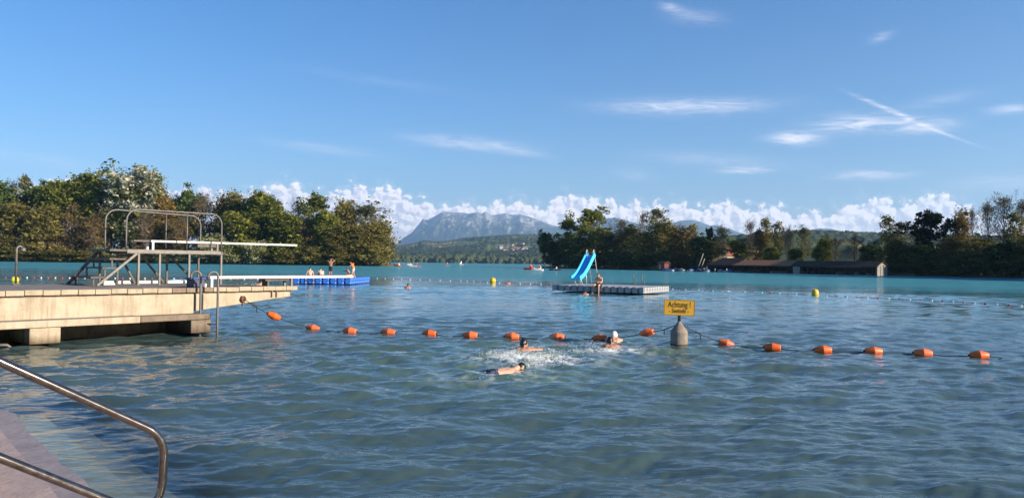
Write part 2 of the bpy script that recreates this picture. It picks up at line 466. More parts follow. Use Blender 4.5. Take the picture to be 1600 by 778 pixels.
    n3 = N(nt, 'ShaderNodeTexNoise'); n3.inputs['Scale'].default_value = .02; n3.inputs['Detail'].default_value = 3
    for q in (n1, n2, n3): nt.links.new(mp.outputs[0], q.inputs['Vector'])
    b1 = N(nt, 'ShaderNodeBump'); b1.inputs['Distance'].default_value = .035; b1.inputs['Strength'].default_value = .38
    nt.links.new(n1.outputs['Fac'], b1.inputs['Height'])
    b2_ = N(nt, 'ShaderNodeBump'); b2_.inputs['Distance'].default_value = .22
    nt.links.new(n2.outputs['Fac'], b2_.inputs['Height']); nt.links.new(b1.outputs[0], b2_.inputs['Normal'])
    nt.links.new(M(nt, 'MULTIPLY', M(nt, 'MULTIPLY', A('deep'), .5), M(nt, 'MULTIPLY_ADD', A('calm'), -.8, 1.0)), b2_.inputs['Strength'])
    nt.links.new(M(nt, 'MULTIPLY_ADD', A('calm'), -.30, .40), b1.inputs['Strength'])
    fr = N(nt, 'ShaderNodeFresnel'); fr.inputs['IOR'].default_value = 1.33
    nt.links.new(b2_.outputs[0], fr.inputs['Normal'])
    far = N(nt, 'ShaderNodeMapRange'); far.inputs['From Min'].default_value = 62; far.inputs['From Max'].default_value = 100
    far.inputs['To Min'].default_value = 1.0; far.inputs['To Max'].default_value = .30
    ln = N(nt, 'ShaderNodeVectorMath', operation='LENGTH'); nt.links.new(geo.outputs['Position'], ln.inputs[0])
    sepp = N(nt, 'ShaderNodeSeparateXYZ'); nt.links.new(geo.outputs['Position'], sepp.inputs[0])
    # the breeze roughens the open lake beyond the swimming line
    edge = M(nt, 'ADD', M(nt, 'MULTIPLY_ADD', sepp.outputs[0], .45, sepp.outputs[1]), M(nt, 'MULTIPLY_ADD', n3.outputs['Fac'], 30, -15))
    nt.links.new(edge, far.inputs['Value'])
    mp4 = N(nt, 'ShaderNodeMapping'); mp4.inputs['Scale'].default_value = (.10, .30, 1); nt.links.new(geo.outputs['Position'], mp4.inputs[0])
    n4 = N(nt, 'ShaderNodeTexNoise'); n4.inputs['Scale'].default_value = 1.0; n4.inputs['Detail'].default_value = 7; n4.inputs['Roughness'].default_value = .7; nt.links.new(mp4.outputs[0], n4.inputs['Vector'])
    rip = M(nt, 'MULTIPLY_ADD', M(nt, 'SUBTRACT', n4.outputs['Fac'], .5), M(nt, 'MULTIPLY', A('deep'), 3.2), 1.0)
    fac = M(nt, 'MULTIPLY', M(nt, 'MULTIPLY', fr.outputs[0], far.outputs[0]), M(nt, 'MULTIPLY', rip, M(nt, 'SUBTRACT', 1.0, geo.outputs['Backfacing'])), clamp=True)
    base = N(nt, 'ShaderNodeMix', data_type='RGBA')
    base.inputs['A'].default_value = (.050, .083, .080, 1); base.inputs['B'].default_value = (.075, .29, .35, 1)
    nt.links.new(A('deep'), base.inputs['Factor'])
    mk = N(nt, 'ShaderNodeMix', data_type='RGBA'); mk.inputs['B'].default_value = (.075, .14, .115, 1)
    nt.links.new(M(nt, 'MULTIPLY', A('murk'), .85), mk.inputs['Factor']); nt.links.new(base.outputs['Result'], mk.inputs['A'])
    df = N(nt, 'ShaderNodeBsdfDiffuse'); nt.links.new(mk.outputs['Result'], df.inputs['Color'])
    bd = N(nt, 'ShaderNodeBump'); bd.inputs['Distance'].default_value = 1.6; nt.links.new(M(nt, 'MULTIPLY', A('deep'), .8), bd.inputs['Strength']); nt.links.new(n4.outputs['Fac'], bd.inputs['Height']); nt.links.new(bd.outputs[0], df.inputs['Normal'])
    tr = N(nt, 'ShaderNodeBsdfTransparent'); tr.inputs[0].default_value = (.72, .80, .72, 1)
    m1 = N(nt, 'ShaderNodeMixShader'); nt.links.new(M(nt, 'MULTIPLY', A('shallow'), .88), m1.inputs[0])
    nt.links.new(df.outputs[0], m1.inputs[1]); nt.links.new(tr.outputs[0], m1.inputs[2])
    gl = N(nt, 'ShaderNodeBsdfGlossy'); gl.inputs['Roughness'].default_value = .05; gl.inputs['Color'].default_value = (1, 1, 1, 1)
    nt.links.new(b2_.outputs[0], gl.inputs['Normal'])
    m2 = N(nt, 'ShaderNodeMixShader'); nt.links.new(fac, m2.inputs[0])
    nt.links.new(m1.outputs[0], m2.inputs[1]); nt.links.new(gl.outputs[0], m2.inputs[2])
    fo = N(nt, 'ShaderNodeBsdfDiffuse'); fo.inputs['Color'].default_value = (.78, .8, .78, 1)
    m3 = N(nt, 'ShaderNodeMixShader'); nt.links.new(M(nt, 'MULTIPLY', A('foam'), .9, clamp=True), m3.inputs[0])
    nt.links.new(m2.outputs[0], m3.inputs[1]); nt.links.new(fo.outputs[0], m3.inputs[2])
    nt.links.new(m3.outputs[0], out.inputs[0])
    tag(link('water', me, m_), kind='structure')
make_water()
bed = MB(); bed.add([(-400, -60, -2.5), (400, -60, -2.5), (400, 400, -2.5), (-400, 400, -2.5)], [(0, 1, 2, 3)])
tag(bed.build('lake_bed', mat('silt', (.06, .075, .05), .9, col2=(.09, .1, .06), scale=.8)), kind='structure')

# ------------------------------------------------------------------ far land
def interp(pts, x):
    p = sorted(pts); return np.interp(x, [q[0] for q in p], [q[1] for q in p])
def HOR(px): return 410.0 + .0125 * (px - 760)

def land_mat(name, kind):
    m = bpy.data.materials.new(name); m.use_nodes = True
    nt = m.node_tree; b = nt.nodes['Principled BSDF']; b.inputs['Roughness'].default_value = .95; b.inputs['Specular IOR Level'].default_value = .1
    tc = N(nt, 'ShaderNodeTexCoord')
    def noise(sc, det=4, st=(1, 1, 1)):
        mp = N(nt, 'ShaderNodeMapping'); mp.inputs['Scale'].default_value = st; nt.links.new(tc.outputs['Object'], mp.inputs[0])
        q = N(nt, 'ShaderNodeTexNoise'); q.inputs['Scale'].default_value = sc; q.inputs['Detail'].default_value = det
        nt.links.new(mp.outputs[0], q.inputs['Vector']); return q.outputs['Fac']
    def mix(f, a, c):
        q = N(nt, 'ShaderNodeMix', data_type='RGBA')
        nt.links.new(f, q.inputs['Factor'])
        for s_, v in (('A', a), ('B', c)):
            if isinstance(v, tuple): q.inputs[s_].default_value = (*v, 1)
            else: nt.links.new(v, q.inputs[s_])
        return q.outputs['Result']
    at_ = N(nt, 'ShaderNodeAttribute'); at_.attribute_name = 'cover'
    if kind == 'hill':
        vo = N(nt, 'ShaderNodeTexVoronoi'); vo.inputs['Scale'].default_value = .0045
        mp = N(nt, 'ShaderNodeMapping'); mp.inputs['Scale'].default_value = (1, .55, 1); nt.links.new(tc.outputs['Object'], mp.inputs[0]); nt.links.new(mp.outputs[0], vo.inputs['Vector'])
        cr = N(nt, 'ShaderNodeValToRGB'); cr.color_ramp.interpolation = 'CONSTANT'
        e = cr.color_ramp.elements; e[0].color = (.10, .14, .035, 1); e[1].position = .35; e[1].color = (.28, .20, .09, 1)
        for p, c in ((.55, (.13, .17, .05, 1)), (.75, (.20, .19, .07, 1)), (.9, (.33, .25, .13, 1))):
            k = e.new(p); k.color = c
        sp = N(nt, 'ShaderNodeSeparateColor'); nt.links.new(vo.outputs['Color'], sp.inputs[0]); nt.links.new(sp.outputs[0], cr.inputs[0])
        forest = mix(noise(.03, 5), (.022, .038, .026), (.055, .075, .042))
        c = mix(at_.outputs['Fac'], cr.outputs[0], forest)
    else:
        rib = noise(.004, 9, (1, 1, 2.2))
        mr = N(nt, 'ShaderNodeMapRange'); mr.inputs['From Min'].default_value = .38; mr.inputs['From Max'].default_value = .62; nt.links.new(rib, mr.inputs['Value'])
        rock = mix(mr.outputs[0], (.16, .15, .145), (.46, .44, .42))
        low = mix(noise(.0016, 8), (.018, .032, .02), (.075, .095, .04))
        c = mix(at_.outputs['Fac'], low, rock)
    nt.links.new(c, b.inputs['Base Color'])
    return m

RIDGE = [(300, 395), (500, 392), (600, 390), (617, 384), (630, 372), (642, 365), (652, 353), (660, 342), (668, 344), (678, 338), (690, 330.5), (700, 331), (710, 332), (722, 332), (735, 334), (745, 332),
         (752, 334), (758, 331), (768, 337), (780, 335), (790, 333), (800, 336), (812, 335), (822, 338), (836, 342), (850, 347), (862, 352), (875, 355), (900, 352), (925, 348), (945, 342), (960, 340), (985, 347),
         (1010, 352), (1030, 353), (1048, 349), (1062, 345), (1080, 344), (1095, 347), (1108, 352), (1125, 353), (1135, 356), (1150, 362), (1175, 370), (1200, 374), (1235, 370), (1252, 366), (1266, 359), (1282, 357),
         (1300, 358), (1318, 363), (1340, 370), (1360, 373), (1400, 370), (1500, 378), (1700, 380), (2100, 385)]
def mountains():
    px = np.arange(300, 2100, 1.25)
    Y = np.concatenate([np.linspace(9500, 17500, 190), np.linspace(17600, 21000, 24)])
    PX, YY = np.meshgrid(px, Y, indexing='ij')
    X = (PX - CX) / F_PX * YY
    hr = (HOR(PX) - interp(RIDGE, PX) + 0.0)
    Hr = hr * 17500 / F_PX
    t = np.clip((YY - 9500) / 8000, 0, 1)
    back = np.clip((YY - 17500) / 3500, 0, 1)
    rid = fbm(X / 1500, YY / 2600, 6, 3, .55, True)
    fine = fbm(X / 260, YY / 700, 5, 9, .6, True)
    prof = .42 * t ** .8 + .58 * sstep(.25, 1.02, t + .22 * (rid - .55))
    Z = Hr * prof * (1 - .75 * back)
    Z = Z + Hr * .17 * (rid - .62) * np.sin(PI * np.clip(t, 0, 1)) + Hr * .16 * (fine - .6) * t * (1 - t) * 3 + Hr * .03 * (fbm(X / 120, YY / 300, 3, 14, .6, True) - .6) * sstep(.5, .9, t)
    Z = np.minimum(Z, Hr * (YY / 17500) * 1.0 + (fine - .6) * 25)
    Z = np.where(YY >= 17500, Z, np.maximum(Z, -5)) + 2
    rel = Z / 1680.0
    dzx = np.gradient(Z, axis=0) / np.maximum(np.gradient(X, axis=0), .1); dzy = np.gradient(Z, axis=1) / np.gradient(YY, axis=1)
    slope = np.sqrt(dzx ** 2 + dzy ** 2)
    main = sstep(610, 660, PX) * (1 - sstep(880, 1000, PX))
    cover = np.clip(sstep(.40, .72, rel + .30 * (slope - .35) + .25 * (fine - .6)) * (.35 + .65 * main), 0, 1)
    n, m = X.shape
    V = np.stack([X, YY, Z], -1).reshape(-1, 3); idx = np.arange(n * m).reshape(n, m)
    Fq = np.stack([idx[:-1, :-1], idx[1:, :-1], idx[1:, 1:], idx[:-1, 1:]], -1).reshape(-1, 4)
    me = mesh_np('mountains', V, Fq, True); attr(me, 'cover', cover)
    tag(link('mountains', me, land_mat('alpine_rock', 'rock')), kind='structure')
mountains()

HILL = [(200, 392), (560, 392), (600, 391), (620, 389), (650, 384), (663, 380), (680, 382), (700, 381), (725, 376), (760, 373), (785, 371), (810, 370), (840, 370), (870, 370), (900, 371), (960, 372), (1020, 378), (1100, 380),
        (1180, 376), (1220, 372), (1260, 370), (1300, 371), (1340, 373), (1400, 376), (1500, 379), (1650, 380), (2000, 384)]
HILL_GRID = {}
def hill_height(X, YY):
    U = X / YY; PX = U * F_PX + CX
    top = (HOR(PX) - interp(HILL, PX))
    right = sstep(.05, .10, U)
    start = 1500 * (1 - right) + 330 * right
    end = 5600 * (1 - sstep(.10, .30, U)) + 2600 * sstep(.10, .30, U)
    t = np.clip((YY - start) / (end - start), 0, 1)
    Z = top * end / F_PX * (.25 * t + .75 * sstep(.08, 1.0, t))
    Z = Z + top * end / F_PX * .24 * (fbm(X / 700, YY / 900, 4, 41) - .5) * sstep(.02, .3, t) * (1 - .6 * t)
    Z = np.where(YY > end, Z * np.clip(1 - (YY - end) / 3000, 0, 1), Z)
    return np.where(YY < start, -3.0, Z + .6), t
def hills():
    px = np.arange(200, 2000, 1.3)
    Y = np.concatenate([np.linspace(330, 1480, 40), np.exp(np.linspace(math.log(1490), math.log(6500), 260))])
    PX, YY = np.meshgrid(px, Y, indexing='ij'); X = (PX - CX) / F_PX * YY
    Z, t = hill_height(X, YY)
    fm = fbm(X / 300, YY / 420, 5, 51, .55) + .22 * sstep(.10, .2, X / YY) * (1 - sstep(700, 1500, YY))
    forest = sstep(.485, .515, fm + .05 * t - .015 * (1 - t))
    Z = Z + forest * np.where(Z > 0, (7 + 13 * hash_noise(X / 9, YY / 14, 77)), 0) * sstep(0.003, .02, t)
    n, m = X.shape
    V = np.stack([X, YY, Z], -1).reshape(-1, 3); idx = np.arange(n * m).reshape(n, m)
    Fq = np.stack([idx[:-1, :-1], idx[1:, :-1], idx[1:, 1:], idx[:-1, 1:]], -1).reshape(-1, 4)
    me = mesh_np('hills', V, Fq, False); attr(me, 'cover', forest)
    tag(link('hills', me, land_mat('hill_cover', 'hill')), kind='structure')
hills()

# ------------------------------------------------------------------ clouds beyond the haze
def ico(sub):
    bm = bmesh.new(); bmesh.ops.create_icosphere(bm, subdivisions=sub, radius=1)
    bm.verts.index_update()
    V = np.array([v.co[:] for v in bm.verts]); Fc = np.array([[v.index for v in f.verts] for f in bm.faces]); bm.free()
    return V, Fc
def scatter_balls(P, Rd, sub, rng, squash=1.0, jit=.12, lump=0.0):
    V, Fc = ico(sub); n = len(P)
    W = V[None] * (1 + jit * rng.normal(size=(n, len(V), 1)))
    if lump:
        o1, o2 = rng.rand(n, 1) * 900, rng.rand(n, 1) * 900
        q = fbm(V[None, :, 0] * 1.5 + V[None, :, 1] * .9 + o1, V[None, :, 2] * 1.5 - V[None, :, 1] * .8 + o2, 3, 71, .6) - .5
        W = W * (1 + lump * q[..., None] * 2)
    W = W * Rd[:, None, None]; W[..., 2] *= squash
    W = W + P[:, None, :]
    return W.reshape(-1, 3), (Fc[None] + (np.arange(n) * len(V))[:, None, None]).reshape(-1, 3)
def haze():
    b = MB(); b.box((0, 10400, 900 - 2), (40000, 21600, 1810))
    m = bpy.data.materials.new('haze_air'); m.use_nodes = True; nt = m.node_tree; nt.nodes.clear()
    out = N(nt, 'ShaderNodeOutputMaterial'); v = N(nt, 'ShaderNodeVolumePrincipled')
    v.inputs['Color'].default_value = (.46, .70, 1.0, 1); v.inputs['Density'].default_value = 6.0e-5; v.inputs['Anisotropy'].default_value = .2
    nt.links.new(v.outputs[0], out.inputs['Volume'])
    tag(b.build('haze', m), 'pale blue haze in the air over the lake', None, None, 'stuff')
haze()
# ------------------------------------------------------------------ shores
def shore(name, outline, mat_, top=.55):
    bm = bmesh.new()
    vs = [bm.verts.new((x, y, top)) for x, y in outline]
    bm.faces.new(vs); me = bpy.data.meshes.new(name)
    r = bmesh.ops.extrude_face_region(bm, geom=bm.faces[:])
    ev = [g for g in r['geom'] if isinstance(g, bmesh.types.BMVert)]
    cx = sum(v.co.x for v in ev) / len(ev); cy = sum(v.co.y for v in ev) / len(ev)
    for v in ev:
        v.co.z = -1.5
        d = Vector((v.co.x - cx, v.co.y - cy, 0)).normalized(); v.co += d * 2.0
    bmesh.ops.recalc_face_normals(bm, faces=bm.faces); bm.to_mesh(me); bm.free()
    return tag(link(name, me, mat_), kind='structure')
soil = mat('shore_soil', (.05, .045, .025), .95, col2=(.10, .085, .05), scale=.6, bump=.5, bscale=2)
YL = 285.0
def lx(px, Y=YL): return (px - CX) / F_PX * Y
rng_ = random.Random(3)
front = [(lx(px) , YL + rng_.uniform(-1.2, 1.2) + (3 if px > 560 else 0)) for px in range(-260, 608, 12)]
shore('island_ground', front + [(lx(608), 292), (lx(604), 305), (-60, 350), (-270, 360)], soil)
fr = []
for k in range(60):
    s = k / 59 * 1.75
    p = SH0 + (SH1 - SH0) * s
    nrm = Vector((144.0, 87.4)).normalized()
    p = p + nrm * rng_.uniform(-1, 1)
    fr.append((p.x, p.y))
shore('bank_ground', [(SH0.x - 3, 304), (SH0.x - 4, 316)][::-1] + [(SH0.x - 2, 302)] + fr + [(420, 60), (420, 420), (15, 420)], soil)

# ------------------------------------------------------------------ trees
bark = mat('bark', (.050, .040, .030), .95, col2=(.11, .095, .075), scale=3, stretch=(1, 1, .2), bump=.4, bscale=12)
bark_pale = mat('pale_bark', (.12, .105, .085), .95, col2=(.22, .20, .17), scale=3, stretch=(1, 1, .2))
twig = mat('twig_bark', (.12, .085, .06), .95, col2=(.20, .155, .115), scale=.6)
twig_dark = mat('dark_twig_bark', (.045, .034, .030), .95, col2=(.085, .062, .05), scale=.6)
L_GREEN = leaf_mat('leaf_green', (0.0771, 0.1008, 0.0196), (0.1611, 0.182, 0.0364), (0.3149, 0.3009, 0.07))
L_OLIVE = leaf_mat('leaf_olive', (0.084, 0.084, 0.0224), (0.1891, 0.1708, 0.0476), (0.336, 0.28, 0.0896))
L_DARK = leaf_mat('leaf_dark', (0.03, 0.0525, 0.0225), (0.0675, 0.105, 0.0356), (0.1313, 0.1688, 0.0562), .25)
L_PINE = leaf_mat('leaf_pine', (.006, .012, .008), (.012, .021, .012), (.026, .036, .018), .1)
L_RUST = leaf_mat('leaf_rust', (0.0791, 0.0604, 0.0201), (0.1869, 0.1365, 0.0403), (0.3019, 0.2084, 0.069))
L_PALE = leaf_mat('leaf_pale', (0.078, 0.091, 0.039), (0.156, 0.1625, 0.0715), (0.26, 0.247, 0.13))
L_FLOWER = leaf_mat('blossom', (0.084, 0.102, 0.042), (0.432, 0.42, 0.324), (0.72, 0.684, 0.576), .2)
L_SHRUB = leaf_mat('leaf_shrub', (.10, .12, .045), (.26, .27, .13), (.50, .48, .32), .25)

def tubes_np(segs, n=4):
    A = np.array([s[0] for s in segs]); B = np.array([s[1] for s in segs]); ra = np.array([s[2] for s in segs]); rb = np.array([s[3] for s in segs])
    t = B - A; t /= np.maximum(np.linalg.norm(t, axis=1, keepdims=True), 1e-6)
    up = np.where(np.abs(t[:, 2:3]) < .9, np.array([[0, 0, 1.0]]), np.array([[1.0, 0, 0]]))
    a = np.cross(t, up); a /= np.linalg.norm(a, axis=1, keepdims=True); b = np.cross(a, t)
    w = 2 * PI * np.arange(n) / n
    off = a[:, None] * np.cos(w)[None, :, None] + b[:, None] * np.sin(w)[None, :, None]
    V = np.concatenate([A[:, None] + off * ra[:, None, None], B[:, None] + off * rb[:, None, None]], 1)   # (k,2n,3)
    k = np.arange(n); k2 = (k + 1) % n
    Fq = np.stack([k, k2, n + k2, n + k], -1)
    Fq = (Fq[None] + (np.arange(len(segs)) * 2 * n)[:, None, None]).reshape(-1, 4)
    return V.reshape(-1, 3), Fq
def leaves_np(P, size, rng, flat=.0):
    n = len(P)
    a = rng.normal(size=(n, 3)); a /= np.linalg.norm(a, axis=1, keepdims=True)
    nn = rng.normal(size=(n, 3)) + np.array([0, 0, flat]); b = np.cross(nn, a); b /= np.maximum(np.linalg.norm(b, axis=1, keepdims=True), 1e-6)
    s = size * .95 * np.exp(rng.normal(0, .38, size=(n, 1))); w = s * rng.uniform(.45, .8, size=(n, 1))
    V = np.stack([P - a * s, P + b * w, P + a * s, P - b * w], 1).reshape(-1, 3)
    return V, np.arange(4 * n).reshape(n, 4)

def grow(seed, H=20.0, R=5.0, base=.25, n1=26, n2=7, n3=4, lean=.3, crown='round', lpc=10, lsize=.32, lsig=.55, wood=.26, gap=0.0, twigs=1.0, up=.45, droop=0.0, stems=1):
    rng = np.random.RandomState(seed)
    trunk, limbs, tips = [], [], []
    for st in range(stems):
        off = np.array([rng.uniform(-1, 1), rng.uniform(-1, 1), 0]) * (0 if st == 0 else R * .35)
        Hs = H * (1 if st == 0 else rng.uniform(.75, .95))
        ns = 9
        pts = [off * 0]
        drift = rng.normal(size=2) * .02 * H * lean
        for i in range(1, ns + 1):
            f = i / ns
            pts.append(np.array([off[0] * (.3 + .7 * f) + drift[0] * f * 3 + rng.normal() * .012 * H * lean, off[1] * (.3 + .7 * f) + drift[1] * f * 3 + rng.normal() * .012 * H * lean, Hs * .97 * f]))
        rad = lambda f: wood * (1 - f) ** .9 + .025
        for i in range(ns): trunk.append((pts[i], pts[i + 1], rad(i / ns), rad((i + 1) / ns)))
        P = np.array(pts)
        def on(f):
            x = f * ns; i = min(int(x), ns - 1); return P[i] + (P[i + 1] - P[i]) * (x - i)
        m1 = max(6, n1 // stems)
        ph = rng.rand() * 6.28
        skip = []
        for g in range(3): skip.append((rng.uniform(base, 1), rng.rand() * 6.28))
        for j in range(m1):
            t = (j + rng.rand() * .8) / m1
            f = base + (1 - base) * t * .98
            az = ph + j * 2.4 + rng.normal() * .3
            if gap and any(abs(f - s[0]) < .09 and math.cos(az - s[1]) > .3 for s in skip): continue
            if crown == 'round': prof = math.sqrt(max(.03, 1 - (1.75 * t - .75) ** 2 * .92)) if t > .43 else .62 + .9 * t
            elif crown == 'column': prof = .55 + .5 * math.sin(PI * min(1, t * .9 + .1))
            elif crown == 'cone': prof = 1.05 - .85 * t
            elif crown == 'umbrella': prof = (.35 + .4 * t) if t < .45 else math.sqrt(max(.1, 1 - (2.2 * (t - .55)) ** 2 * .85))
            else: prof = .75 + .3 * math.sin(PI * t)                                            # hedge: full to the ground
            prof = min(prof, 1.1) * rng.uniform(.72, 1.12)
            L = R * prof
            el = up + .75 * t * (1 if crown != 'cone' else -.2) + rng.normal() * .15
            d = np.array([math.cos(az) * math.cos(el), math.sin(az) * math.cos(el), math.sin(el)])
            p = on(f); q = p; path = [p]
            r0 = min(rad(f) * .62, .035 + .02 * L)
            for k in range(4):
                d = d + np.array([rng.normal() * .12, rng.normal() * .12, .10 - droop + rng.normal() * .08]); d /= np.linalg.norm(d)
                q = q + d * L / 4 * (1.0 / max(.55, math.cos(el)) if crown in ('round', 'umbrella') and t < .8 else 1.0) * .92
                path.append(q)
            for k in range(4): limbs.append((path[k], path[k + 1], r0 * (1 - k * .22), r0 * (1 - (k + 1) * .22)))
            for b in range(n2):
                u = .25 + .75 * (b + rng.rand()) / n2
                x = u * 4; i = min(int(x), 3); p2 = path[i] + (path[i + 1] - path[i]) * (x - i)
                d2 = d + rng.normal(size=3) * .75 + np.array([0, 0, .15 - droop]); d2 /= np.linalg.norm(d2)
                L2 = L * rng.uniform(.22, .42) * (1.15 - .4 * u) + .4
                mid = p2 + d2 * L2 * .55; d3 = d2 + rng.normal(size=3) * .25; d3 /= np.linalg.norm(d3); end = mid + d3 * L2 * .45
                r2 = max(.014, r0 * .35)
                limbs.append((p2, mid, r2, r2 * .7)); limbs.append((mid, end, r2 * .7, r2 * .4))
                tips.append(end)
                for c in range(n3):
                    v = .3 + .7 * rng.rand(); p3 = p2 + (end - p2) * v
                    d4 = d3 + rng.normal(size=3) * .8; d4 /= np.linalg.norm(d4)
                    e4 = p3 + d4 * (L2 * rng.uniform(.25, .55) + .15)
                    if twigs > 0: limbs.append((p3, e4, .013 * twigs, .008 * twigs))
                    tips.append(e4)
    tips = np.array(tips)
    lv = None
    if lpc > 0:
        k = rng.poisson(lpc, len(tips)); Pl = np.repeat(tips, k, axis=0) + rng.normal(size=(k.sum(), 3)) * lsig * np.array([1, 1, .75])
        Pl = Pl[Pl[:, 2] > .15]
        lv = leaves_np(Pl, lsize, rng, .6)
    return trunk, limbs, lv, tips

PROTO, PROTO_TOP = {}, {}
def proto(kind, var):
    key = (kind, var)
    if key in PROTO: return PROTO[key]
    sd = 100 * (sorted(KINDS).index(kind) + 1) + var
    k = dict(KINDS[kind]); leafm, woodm = k.pop('leaf'), k.pop('woodm'); flower = k.pop('flower', None)
    tr, li, lv, tips = grow(sd, **k)
    V, Fq = tubes_np(tr, 8); me_t = mesh_np(kind + '_trunk', V, Fq, True); me_t.materials.append(woodm)
    V, Fq = tubes_np(li, 3 if len(li) > 900 else 4); nV, nF = len(V), len(Fq)
    # triangles keep the limbs light; leaves are quads
    if Fq.shape[1] == 4 and lv is not None:
        V = np.concatenate([V, lv[0]]); Fq = np.concatenate([Fq, lv[1] + nV])
    me_c = mesh_np(kind + '_crown', V, Fq, False)
    me_c.materials.append(woodm); me_c.materials.append(leafm)
    mi = np.zeros(len(Fq), dtype=np.int32); mi[nF:] = 1
    if flower is not None:
        me_c.materials.append(flower)
        c = lv[0].reshape(-1, 4, 3).mean(1)
        fl = hash_noise(c[:, 0] * .45 + c[:, 1] * .3 + 40, c[:, 2] * .42 + 11, 5) + .12 * np.random.RandomState(2).normal(size=len(c))
        mi[nF:][fl > .27] = 2
    me_c.polygons.foreach_set('material_index', mi)
    zz = lv[0][:, 2] if lv is not None and len(lv[0]) > 6000 else V[:, 2]
    PROTO_TOP[key] = float(np.percentile(zz, 99.6))
    PROTO[key] = (me_t, me_c); return PROTO[key]

KINDS = {
    'green':   dict(R=6.2, base=.06, n1=46, n2=7, n3=4, crown='hedge', lpc=9, lsize=.34, lsig=.6, leaf=L_GREEN, woodm=bark, gap=1),
    'greentall': dict(R=6.0, base=.22, n1=34, n2=7, n3=4, crown='round', lpc=8, lsize=.34, lsig=.55, leaf=L_GREEN, woodm=bark, gap=1),
    'olive':   dict(R=5.6, base=.08, n1=44, n2=7, n3=4, crown='hedge', lpc=6, lsize=.30, lsig=.6, leaf=L_OLIVE, woodm=twig, gap=1),
    'dark':    dict(R=5.8, base=.14, n1=40, n2=7, n3=4, crown='round', lpc=9, lsize=.36, lsig=.55, leaf=L_DARK, woodm=twig_dark, gap=1),
    'darkhedge': dict(R=6.4, base=.04, n1=48, n2=7, n3=4, crown='hedge', lpc=9, lsize=.36, lsig=.6, leaf=L_DARK, woodm=twig_dark),
    'pine':    dict(R=6.4, base=.28, n1=30, n2=8, n3=5, crown='umbrella', lpc=13, lsize=.30, lsig=.38, leaf=L_PINE, woodm=twig_dark, gap=1, up=.1),
    'bare':    dict(R=4.6, base=.25, n1=36, n2=8, n3=7, crown='round', lpc=.25, lsize=.20, leaf=L_RUST, woodm=twig, twigs=1.9, up=.7, wood=.2),
    'baredark': dict(R=4.6, base=.28, n1=34, n2=8, n3=7, crown='round', lpc=.2, lsize=.18, leaf=L_RUST, woodm=twig_dark, twigs=1.9, up=.75, wood=.22),
    'thicket': dict(R=5.0, base=.05, n1=44, n2=8, n3=7, crown='hedge', lpc=.8, lsize=.22, leaf=L_RUST, woodm=twig, twigs=1.9, up=.8, stems=4, wood=.14),
    'sparse':  dict(R=3.9, base=.30, n1=30, n2=6, n3=4, crown='column', lpc=2.2, lsize=.30, lsig=.4, leaf=L_OLIVE, woodm=twig_dark, twigs=1.3, gap=1, wood=.2),
    'sparsepale': dict(R=4.4, base=.32, n1=32, n2=7, n3=5, crown='round', lpc=1.9, lsize=.26, lsig=.4, leaf=L_PALE, woodm=twig, twigs=1.4, wood=.2),
    'rust':    dict(R=5.6, base=.07, n1=44, n2=7, n3=4, crown='hedge', lpc=6.5, lsize=.30, lsig=.6, leaf=L_RUST, woodm=twig, gap=1),
    'blossom': dict(R=6.4, base=.10, n1=44, n2=8, n3=5, crown='round', lpc=8, lsize=.32, lsig=.5, leaf=L_GREEN, woodm=bark, flower=L_FLOWER),
    'shrub':   dict(H=6.0, R=4.0, base=.03, n1=26, n2=6, n3=4, crown='hedge', lpc=7, lsize=.24, lsig=.4, leaf=L_SHRUB, woodm=bark, stems=3, wood=.08),
    'shrubgreen': dict(H=6.0, R=4.4, base=.03, n1=26, n2=6, n3=4, crown='hedge', lpc=8, lsize=.28, lsig=.45, leaf=L_OLIVE, woodm=bark, stems=3, wood=.08),
    'shrubdark': dict(H=6.0, R=4.6, base=.03, n1=26, n2=6, n3=4, crown='hedge', lpc=8, lsize=.30, lsig=.5, leaf=L_DARK, woodm=twig_dark, stems=3, wood=.08),
}
NATW = {k: v.get('R', 5) / v.get('H', 20.0) for k, v in KINDS.items()}
TREE_LABELS = set()
trng = random.Random(12)
def tree(kind, px, top, hw, dY, label, group, name=None, Y=None, var=None, tilt=0.0, base_z=.5):
    """px, top, hw: where the photograph shows axis, top and half width; dY: metres behind the water's edge"""
    if Y is None: Y = (YL if px < 640 else shoreR(px)) + dY
    b = atY(px, HOR(px), Y); zt = atY(px, top, Y).z
    Hn = KINDS[kind].get('H', 20.0)
    vr = var if var is not None else trng.randint(0, 1)
    mt, mc = proto(kind, vr)
    sz = (zt - base_z) / PROTO_TOP[(kind, vr)]
    sx = hw * (1.28 if px < 640 else 1.15) * Y / F_PX / (NATW[kind] * Hn)
    shrub = kind.startswith('shrub')
    assert label not in TREE_LABELS, label
    TREE_LABELS.add(label)
    nm = name or {'pine': 'pine_tree', 'blossom': 'blossoming_tree', 'bare': 'bare_tree', 'baredark': 'bare_tree', 'thicket': 'bare_thicket'}.get(kind, 'shore_shrub' if shrub else 'leafy_tree')
    r = empty(nm, (b.x, Y, base_z - .1), label, 'shrub' if shrub else 'tree', group, trng.uniform(0, 6.28))
    r.scale = (sx, sx, sz)
    if tilt: r.rotation_euler = (0, tilt, 0)
    link('trunk', mt, None, r); link('crown', mc, None, r)
    return r

